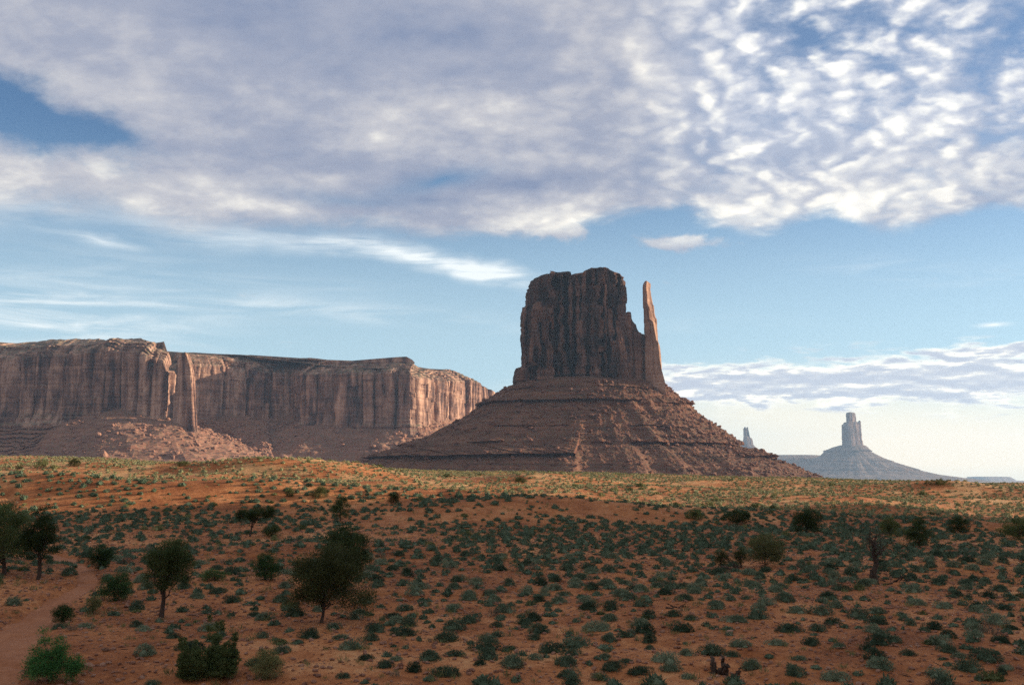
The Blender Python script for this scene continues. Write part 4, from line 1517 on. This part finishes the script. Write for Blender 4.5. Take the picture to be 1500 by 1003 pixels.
    stem = np.array([(0, 0, -0.12), (0.01 * H, 0, zc0 * 0.35), (fork[0] * .7, 0.02 * H, zc0 * 0.8), fork, fork + np.array((cx * .3, 0, ch * 0.35))])
    tp.append(tube(stem, [tr * 1.5, tr * 1.05, tr * 0.95, tr * 0.9, tr * 0.35], 9))
    far_c = np.argsort(-np.linalg.norm((P - fork), axis=1))
    nl = 14 if trunk > 0.12 else 9
    for i in g.permutation(nclump)[:nl]:
        s = stem[2] + (stem[4] - stem[2]) * g.random() * 0.8
        tp.append(limb(g, s, P[i], tr * (0.34 + 0.2 * g.random()), tr * 0.08, 0.10))
    link_mesh('trunk', *join(tp), M[bark], root)
    return root


def dead_tree(name, label, px, row, top, x0, x1, seed):
    g = np.random.default_rng(seed)
    hx, hy = hit(px, row)
    hz = float(terrain(hx, hy, True))
    H = (row - top) / F * hy
    Wd = (x1 - x0) / F * hy
    root = empty(name, (hx, hy, hz - 0.05))
    tag(root, label, 'tree')
    KEEP.append((hx, hy, 0.5))
    tr = 0.058 * H
    stem = np.array([(0, 0, -.1), (-0.05 * H, 0, .15 * H), (0.03 * H, .03, .35 * H), (-0.03 * H, 0, .55 * H), (0.02 * H, 0, .72 * H)])
    parts = [tube(stem, [tr * 1.3, tr, tr * .85, tr * .6, tr * .35], 8)]
    parts.append(tube(np.array([(-0.06 * H, -.1, -.1), (-.10 * H, -.1, .1 * H), (-.10 * H, -.1, .24 * H)]), [tr * .9, tr * .6, tr * .3], 7))
    link_mesh('trunk', *join(parts), M['dead'], root)
    br = []
    for i in range(13):
        s = stem[2] + (stem[4] - stem[2]) * g.random()
        a = g.random() * 6.283
        e = np.array((math.cos(a) * Wd * .5 * (.4 + .6 * g.random()), math.sin(a) * Wd * .5, s[2] + (H - s[2]) * (0.3 + 0.75 * g.random())))
        br.append(limb(g, s, e, tr * .28, tr * .05, 0.22))
        for j in range(3):
            m = s + (e - s) * (0.4 + 0.5 * g.random())
            e2 = m + g.normal(size=3) * 0.13 * H + np.array((0, 0, .05 * H))
            br.append(limb(g, m, e2, tr * .12, tr * .03, 0.2, 5))
    link_mesh('branch_tangle', *join(br), M['dead'], root)
    n = 160
    q = np.array((0, 0, .78 * H)) + g.normal(size=(n, 3)) * np.array((Wd * .25, Wd * .25, .13 * H))
    link_mesh('twigs', *join([blades(q, unit(g.normal(size=(n, 3)) + np.array((0, 0, .6))), .14, .018, g)]), M['dead'], root)
    return root


# ---- trees and tall shrubs one can tell apart
T = tree
T('juniper_tree', 'big dark juniper cut off by the left edge of the view', 5, 842, 733, -50, 52, 'juniper', 1, .16, 'tall', 9000, nclump=90)
T('juniper_tree', 'dark juniper with bare leaning trunk beside the head of the sandy track', 56, 849, 741, 26, 86, 'juniper', 2, .24, 'tall', 8000)
T('juniper_tree', 'round-crowned juniper on a single straight bare trunk', 236, 904, 785, 201, 284, 'juniper', 3, .26, 'round', 11000, nclump=80)
T('juniper_tree', 'broad olive juniper with low spreading limbs on a short stout trunk', 470, 912, 802, 419, 541, 'olive', 4, .13, 'spread', 14000, nclump=120)
T('juniper_tree', 'dense dark juniper standing close behind the broad olive juniper', 503, 868, 768, 464, 548, 'dark_juniper', 5, .10, 'round', 9000, nclump=90)
T('juniper_tree', 'small wind-shaped juniper with crooked trunk and flat leaning crown', 366, 786, 741, 342, 404, 'juniper', 6, .30, 'wind', 5000, nclump=60)
T('juniper_bush', 'spiky black-green juniper bush with many upright points in the near sand', 302, 988, 896, 257, 354, 'dark_juniper', 7, .02, 'spiky', 12000, 'bush', nclump=170)
T('shrub', 'bright green leafy shrub with two plumes beside the sandy track', 74, 998, 922, 33, 116, 'bright', 8, .03, 'plume', 6000, 'shrub', nclump=70)
T('shrub', 'rounded dark green shrub between the sandy track and the straight-trunked juniper', 167, 880, 832, 140, 196, 'green', 9, .03, 'bush', 5000, 'shrub')
T('shrub', 'mid green upright shrub at the upper bend of the sandy track', 146, 832, 794, 126, 168, 'green', 10, .03, 'bush', 4000, 'shrub')
T('shrub', 'dark squat shrub on the bank right beside the sandy track', 90, 910, 880, 71, 111, 'green', 11, .03, 'bush', 3000, 'shrub')
T('shrub', 'small feathery shrub just below the rounded dark green shrub', 136, 899, 868, 123, 149, 'rabbit', 12, .03, 'bush', 2000, 'shrub')
T('shrub', 'pale yellow-green shrub standing right of the spiky juniper bush', 394, 993, 944, 362, 416, 'rabbit', 13, .03, 'bush', 4000, 'shrub')
T('shrub', 'light green shrub tucked against the right foot of the spiky juniper bush', 322, 992, 948, 300, 348, 'green', 14, .03, 'bush', 3000, 'shrub')
T('shrub', 'tall grey-green shrub between the straight-trunked and broad olive junipers', 387, 849, 804, 365, 412, 'green', 15, .03, 'bush', 4000, 'shrub')
T('shrub', 'low wide green shrub right of the straight-trunked juniper', 316, 850, 830, 288, 338, 'green', 16, .03, 'bush', 3000, 'shrub')
T('shrub', 'dark low shrub at the right foot of the wind-shaped juniper', 398, 785, 766, 382, 416, 'juniper', 17, .03, 'bush', 2500, 'shrub')
T('juniper_tree', 'slim juniper above the dense dark juniper with small bush at its foot', 498, 763, 724, 484, 514, 'juniper', 18, .10, 'tall', 3500)
T('juniper_bush', 'round juniper bush alone on the edge of the sunlit flat left of the central butte', 576, 736, 717, 566, 589, 'juniper', 19, .04, 'bush', 2500, 'bush')
T('juniper_bush', 'sunlit round bush between the slim juniper and the red mound', 467, 729, 708, 453, 481, 'olive', 20, .04, 'bush', 2500, 'bush')
T('shrub', 'small sunlit yellow-green bush left of the sunlit round bush', 424, 727, 711, 416, 432, 'rabbit', 21, .04, 'bush', 1500, 'bush')
T('juniper_tree', 'bushy juniper with a low leaning companion limb in the right middle ground', 1121, 832, 781, 1091, 1151, 'olive', 22, .10, 'round', 6000, nclump=80)
T('shrub', 'small juniper leaning on a fallen grey limb left of the bushy juniper', 1086, 832, 802, 1072, 1097, 'olive', 23, .22, 'tall', 2500, 'shrub')
T('shrub', 'sparse low juniper, leftmost of the three by the fallen limb', 1056, 830, 800, 1044, 1070, 'olive', 24, .12, 'bush', 1800, 'shrub')
T('juniper_tree', 'big round-topped dark juniper at the edge of the sunlit flat', 1181, 781, 739, 1156, 1207, 'juniper', 25, .04, 'bush', 5500, 'tree', nclump=90)
T('juniper_bush', 'long dark bush left of the big round-topped juniper', 1080, 768, 744, 1056, 1105, 'juniper', 26, .03, 'bush', 3500, 'bush')
T('juniper_bush', 'low dome of dark bush beyond the long dark bush', 1017, 760, 742, 1000, 1034, 'juniper', 27, .03, 'bush', 2500, 'bush')
T('juniper_bush', 'ragged dark bush above the dead tree', 1303, 785, 753, 1288, 1322, 'juniper', 28, .06, 'bush', 3000, 'bush')
T('juniper_tree', 'upright dark juniper right of the dead tree', 1347, 802, 756, 1327, 1367, 'juniper', 29, .05, 'tall', 5000, nclump=80)
T('juniper_bush', 'round dark bush between the upright juniper and the right edge', 1405, 781, 754, 1386, 1424, 'juniper', 30, .04, 'bush', 3500, 'bush')
T('juniper_bush', 'wide dark bush cut off by the right edge of the view', 1492, 790, 756, 1462, 1530, 'juniper', 31, .03, 'bush', 4500, 'bush')
T('juniper_bush', 'small bush on the sunlit crest below the long mesa, left of its dark neighbour', 60, 685, 671, 49, 72, 'rabbit', 32, .04, 'bush', 1500, 'bush')
T('juniper_bush', 'small dark round bush on the sunlit crest below the long mesa', 108, 683, 669, 97, 119, 'olive', 33, .04, 'bush', 1500, 'bush')
T('juniper_bush', 'low green bush on the crest under the mesa pinnacle', 266, 682, 673, 254, 280, 'olive', 34, .04, 'bush', 1500, 'bush')
T('shrub', 'bright bush on the sunny flat under the centre of the butte', 760, 708, 697, 750, 772, 'olive', 35, .04, 'bush', 1500, 'bush')
T('shrub', 'wide green bush on the skyline crest at the right', 1372, 711, 700, 1352, 1394, 'olive', 36, .04, 'bush', 1500, 'bush')
dead_tree('dead_tree', 'bare gnarled dead tree with tangled top in the right middle ground', 1283, 850, 778, 1262, 1304, 41)


def wood(name, label, px, row, seed, segs, thick, cat='log'):
    g = np.random.default_rng(seed)
    hx, hy = hit(px, row)
    hz = float(terrain(hx, hy, True))
    k = hy / F
    parts = []
    for (x0, z0, x1, z1, r0, r1) in segs:
        a = g.normal() * .3
        parts.append(limb(g, (x0 * k, 0, z0 * k), (x1 * k, a, z1 * k), r0 * k, r1 * k, 0.16, 8))
    o = link_mesh(name, *join(parts), M['dead'])
    o.location = (hx, hy, hz)
    tag(o, label, cat)
    KEEP.append((hx, hy, 0.7))


wood('tree_stump', 'jagged black stump of a burnt juniper in the near right sand', 1058, 988, 3,
     [(-9, -2, -10, 20, 5, 2.5), (-2, -2, -1, 27, 6, 1.5), (5, -2, 6, 15, 5, 2), (12, -2, 20, 10, 2.5, 1), (-2, 4, -14, 8, 3, 1), (0, -1, 3, 19, 4, 1), (18, -1, 24, 12, 2, .8)], 1, 'stump')
wood('fallen_branch', 'bleached fallen branch lying at the foot of the dead tree', 1305, 853, 4,
     [(-24, 1, 26, 3, 1.6, .6), (4, 2, 20, 12, 1, .4), (14, 3, 30, 10, .9, .3), (-8, 2, -20, 8, 1, .3)], 1, 'branch')
wood('fallen_branch', 'grey fallen limb lying between the small junipers in the right middle ground', 1098, 833, 5,
     [(-40, 3, 6, 1, 2.2, 1.2), (-14, 2, -26, 12, 1.2, .4), (-30, 2, -44, 6, 1, .4)], 1, 'branch')
wood('fallen_branch', 'dead twisted root on bare sand below the sagebrush belt', 992, 890, 6,
     [(-16, 1, 14, 2, 1.6, .6), (2, 1, 16, 7, 1, .3), (-6, 1, -14, 8, 1.2, .4)], 1, 'branch')

# ---- stones one can tell apart
for i, (px, row, wpx, label) in enumerate([
        (131, 975, 17, 'flat pale slab of sandstone beside the bright green shrub'),
        (36, 933, 9, 'pale stone lying on the sandy track'),
        (186, 889, 10, 'dull red slab half buried below the rounded dark green shrub'),
        (1068, 926, 13, 'round red boulder showing in the bare patch above the burnt stump'),
        (56, 902, 6, 'small cream stone near the middle of the sandy track'),
        (861, 853, 4, 'tiny white stone among the sagebrush in the middle of the plain')]):
    hx, hy = hit(px, row)
    v, f = SHAPES[i]
    s = wpx / F * hy / 2 * 1.2
    o = link_mesh('stone', v * s * np.array((1, 1, .75)), [f], M['pebble'])
    o.location = (hx, hy, float(terrain(hx, hy, True)) + s * 0.22)
    o.rotation_euler = (0.1, 0.15, i * 1.1)
    tag(o, label, 'stone')
    KEEP.append((hx, hy, s))


# ---- sagebrush
def build_sage():
    near_p = [bush_shape(500 + i, 1700, 3 + i % 4, 0.78 + 0.08 * (i % 3), 0.14, 0.032, core=0.5) for i in range(9)]
    mid_p = [bush_shape(540 + i, 150, 3, 0.80, 0.27, 0.11) for i in range(7)]
    far_p = [bush_shape(560 + i, 34, 2, 0.72, 0.42, 0.24) for i in range(7)]
    pts, rad = scatter(200000, 25, 275, lambda x, y: cover(x, y) * np.interp(y, [30, 60, 120, 160, 275], [0.85, 0.9, 0.9, 0.75, 0.62]), 0.35, 71, 1.0, 0.74, 0.36)
    g = np.random.default_rng(72)
    hgt = 0.85 + 0.35 * g.random(len(pts))
    px, row = proj(pts[:, 0], pts[:, 1], pts[:, 2])
    inside = (px > 2) & (px < 1498) & (row < 1003)
    show = np.where(inside, rad / pts[:, 1], 0)
    first = np.argsort(-show)[:300]
    rest = np.setdiff1d(np.arange(len(pts)), first)
    protos = [link_mesh('sagebrush', v, f, M['sage']) for v, f in near_p]
    for j, i in enumerate(first):
        p = protos[j % len(protos)]
        o = p if j < len(protos) else p.copy()
        if j >= len(protos):
            C.objects.link(o)
        o.location = pts[i] + np.array((0, 0, -0.03))
        o.scale = (rad[i] * g.uniform(.9, 1.3), rad[i], rad[i] * hgt[i])
        o.rotation_euler = (0, 0, g.random() * 6.28)
        tag(o, 'low grey-green sagebrush clump, one of the larger ones on the shaded near sand', 'sagebrush', 'sagebrush clumps on the near sand')
    y = pts[rest, 1]
    a, b = rest[y < 122], rest[y >= 122]
    v1, f1 = merged(mid_p, pts[a], rad[a], hgt[a], 73)
    o = link_mesh('sagebrush_scrub', v1, f1, M['sage'])
    tag(o, kind='stuff')
    o['label'] = 'belt of small dark sagebrush over the shaded plain'
    v2, f2 = merged(far_p, pts[b], rad[b], hgt[b], 74)
    o = link_mesh('sagebrush_scrub', v2, f2, M['sage_far'])
    tag(o, kind='stuff')
    o['label'] = 'sunlit sagebrush scrub over the far flat'
    print('sage', len(pts), len(a), len(b))


def build_rabbit():
    protos = [link_mesh('rabbitbrush', *bush_shape(600 + i, 260, 3, 0.95, 0.30, 0.07, up=1.0, core=0.55), M['rabbit']) for i in range(6)]
    g = np.random.default_rng(81)
    p1, r1 = scatter(900, 34, 120, lambda x, y: 0.35 * (1 - path_in(x, y)), 0.36, 82, 0.9, 0.5)
    p2, r2 = scatter(1500, 122, 255, lambda x, y: np.clip(0.4 + fbm(x / 18, y / 10, 0, 2, 4), 0, 1), 0.62, 83, 1.0, 0.5)
    j = 0
    for pts, rad, lim, lab, grp in ((p1, r1, 110, 'small yellow-green rabbitbrush tuft on the shaded sand', 'rabbitbrush on the shaded sand'),
                                    (p2, r2, 170, 'sunlit yellow-green rabbitbrush on the bright far flat', 'rabbitbrush on the sunlit flat')):
        for i in g.permutation(len(pts))[:lim]:
            p = protos[j % len(protos)]
            o = p if j < len(protos) else p.copy()
            if j >= len(protos):
                C.objects.link(o)
            j += 1
            o.location = pts[i]
            o.scale = (rad[i] * 1.15, rad[i], rad[i] * g.uniform(.7, 1.1))
            o.rotation_euler = (0, 0, g.random() * 6.28)
            tag(o, lab, 'rabbitbrush', grp)


def build_cover():
    g = np.random.default_rng(91)
    # tufts of dry grass
    def tuft(seed, n):
        q = np.random.default_rng(seed)
        c = q.normal(size=(n, 3)) * np.array((.35, .35, 0))
        d = unit(q.normal(size=(n, 3)) * np.array((.5, .5, .2)) + np.array((0, 0, 1.0)))
        return join([blades(c, d, 0.5 + 0.7 * q.random(n), 0.09, q)])
    tp = [tuft(700 + i, 22) for i in range(6)]
    pts, rad = scatter(9000, 30, 130, lambda x, y: np.clip(0.40 + 0.6 * fbm(x / 5, y / 5, 0, 2, 14), 0, 1) * (1 - path_in(x, y)), 0.15, 92, 0.9)
    v, f = merged(tp, pts, rad, 1.1 + 0.6 * g.random(len(pts)), 93)
    o = link_mesh('grass', v, f, M['rabbit'])
    tag(o, kind='stuff')
    o['label'] = 'sparse sprouts of weed and grass on the shaded sand'
    pts, rad = scatter(10000, 122, 272, lambda x, y: np.clip(0.45 + 0.9 * fbm(x / 12, y / 7, 0, 3, 15), 0, 1), 0.36, 94, 0.8)
    tq = [tuft(720 + i, 12) for i in range(6)]
    v, f = merged(tq, pts, rad, 0.8 + 0.5 * g.random(len(pts)), 95)
    o = link_mesh('grass', v, f, M['straw'])
    tag(o, kind='stuff')
    o['label'] = 'dry yellow grass over the sunlit flat'
    # dead twigs
    n = 3500
    y = np.sqrt(g.random(n) * (80 ** 2 - 30 ** 2) + 30 ** 2)
    x = (g.random(n) * 2 - 1) * y * 0.56
    a = g.random(n) * 6.283
    d = np.stack([np.cos(a), np.sin(a), 0.12 * g.normal(size=n)], -1)
    v, f = blades(np.stack([x, y, terrain(x, y, True) + 0.03], -1), unit(d), 0.2 + 0.5 * g.random(n) ** 2, 0.035, g)
    o = link_mesh('litter', v, [f], M['dead'])
    tag(o, kind='stuff')
    # grit and small stones
    n = 42000
    y = np.sqrt(g.random(n) * (95 ** 2 - 30 ** 2) + 30 ** 2)
    x = (g.random(n) * 2 - 1) * y * 0.56
    sz = 0.028 + 0.10 * g.random(n) ** 4
    v, f = rocks_merged(np.stack([x, y, terrain(x, y, True)], -1), sz, SHAPES_LO, 96)
    o = link_mesh('gravel', v, [f], M['pebble'])
    tag(o, kind='stuff')


def build_brush():
    protos = [link_mesh('dead_brush', *bush_shape(800 + i, 170, 2, 1.0, 0.5, 0.035, up=1.0, core=0, spread=.35), M['brush']) for i in range(5)]
    g = np.random.default_rng(85)
    pts, rad = scatter(1600, 33, 115, lambda x, y: 0.5 * (1 - path_in(x, y)), 0.34, 86, 0.8, 0.5)
    for j, i in enumerate(g.permutation(len(pts))[:140]):
        p = protos[j % len(protos)]
        o = p if j < len(protos) else p.copy()
        if j >= len(protos):
            C.objects.link(o)
        o.location = pts[i]
        o.scale = (rad[i] * 1.1, rad[i], rad[i] * g.uniform(.7, 1.2))
        o.rotation_euler = (0, 0, g.random() * 6.28)
        tag(o, 'pale grey-brown dead brush on the shaded sand', 'dead brush', 'dead brush among the sagebrush')


build_sage()
build_rabbit()
build_brush()
build_cover()


# ------------------------------------------------------------------ the air
def build_haze():
    s, lo, hi = 17600.0, -90.0, 720.0
    v = np.array([(x, y, z) for z in (lo, hi) for y in (-s, s) for x in (-s, s)], float)
    f = np.array([(0, 2, 3, 1), (4, 5, 7, 6), (0, 1, 5, 4), (2, 6, 7, 3), (0, 4, 6, 2), (1, 3, 7, 5)])
    m = bpy.data.materials.new('air')
    m.use_nodes = True
    n = NT(m.node_tree)
    out = n.new('ShaderNodeOutputMaterial')
    p = n.new('ShaderNodeVolumePrincipled')
    p.inputs['Color'].default_value = (0.44, 0.68, 1.0, 1)
    p.inputs['Density'].default_value = HAZE
    p.inputs['Anisotropy'].default_value = 0.2
    n.link(p.outputs[0], out.inputs['Volume'])
    o = link_mesh('haze', v, [f], m)
    tag(o, kind='stuff')
    o['label'] = 'thin pale blue haze over the whole valley'


HAZE = 3.6e-5
build_haze()
SC.cycles.use_denoising = False
SC.cycles.max_bounces = 6
SC.cycles.volume_bounces = 0
SC.cycles.transparent_max_bounces = 8
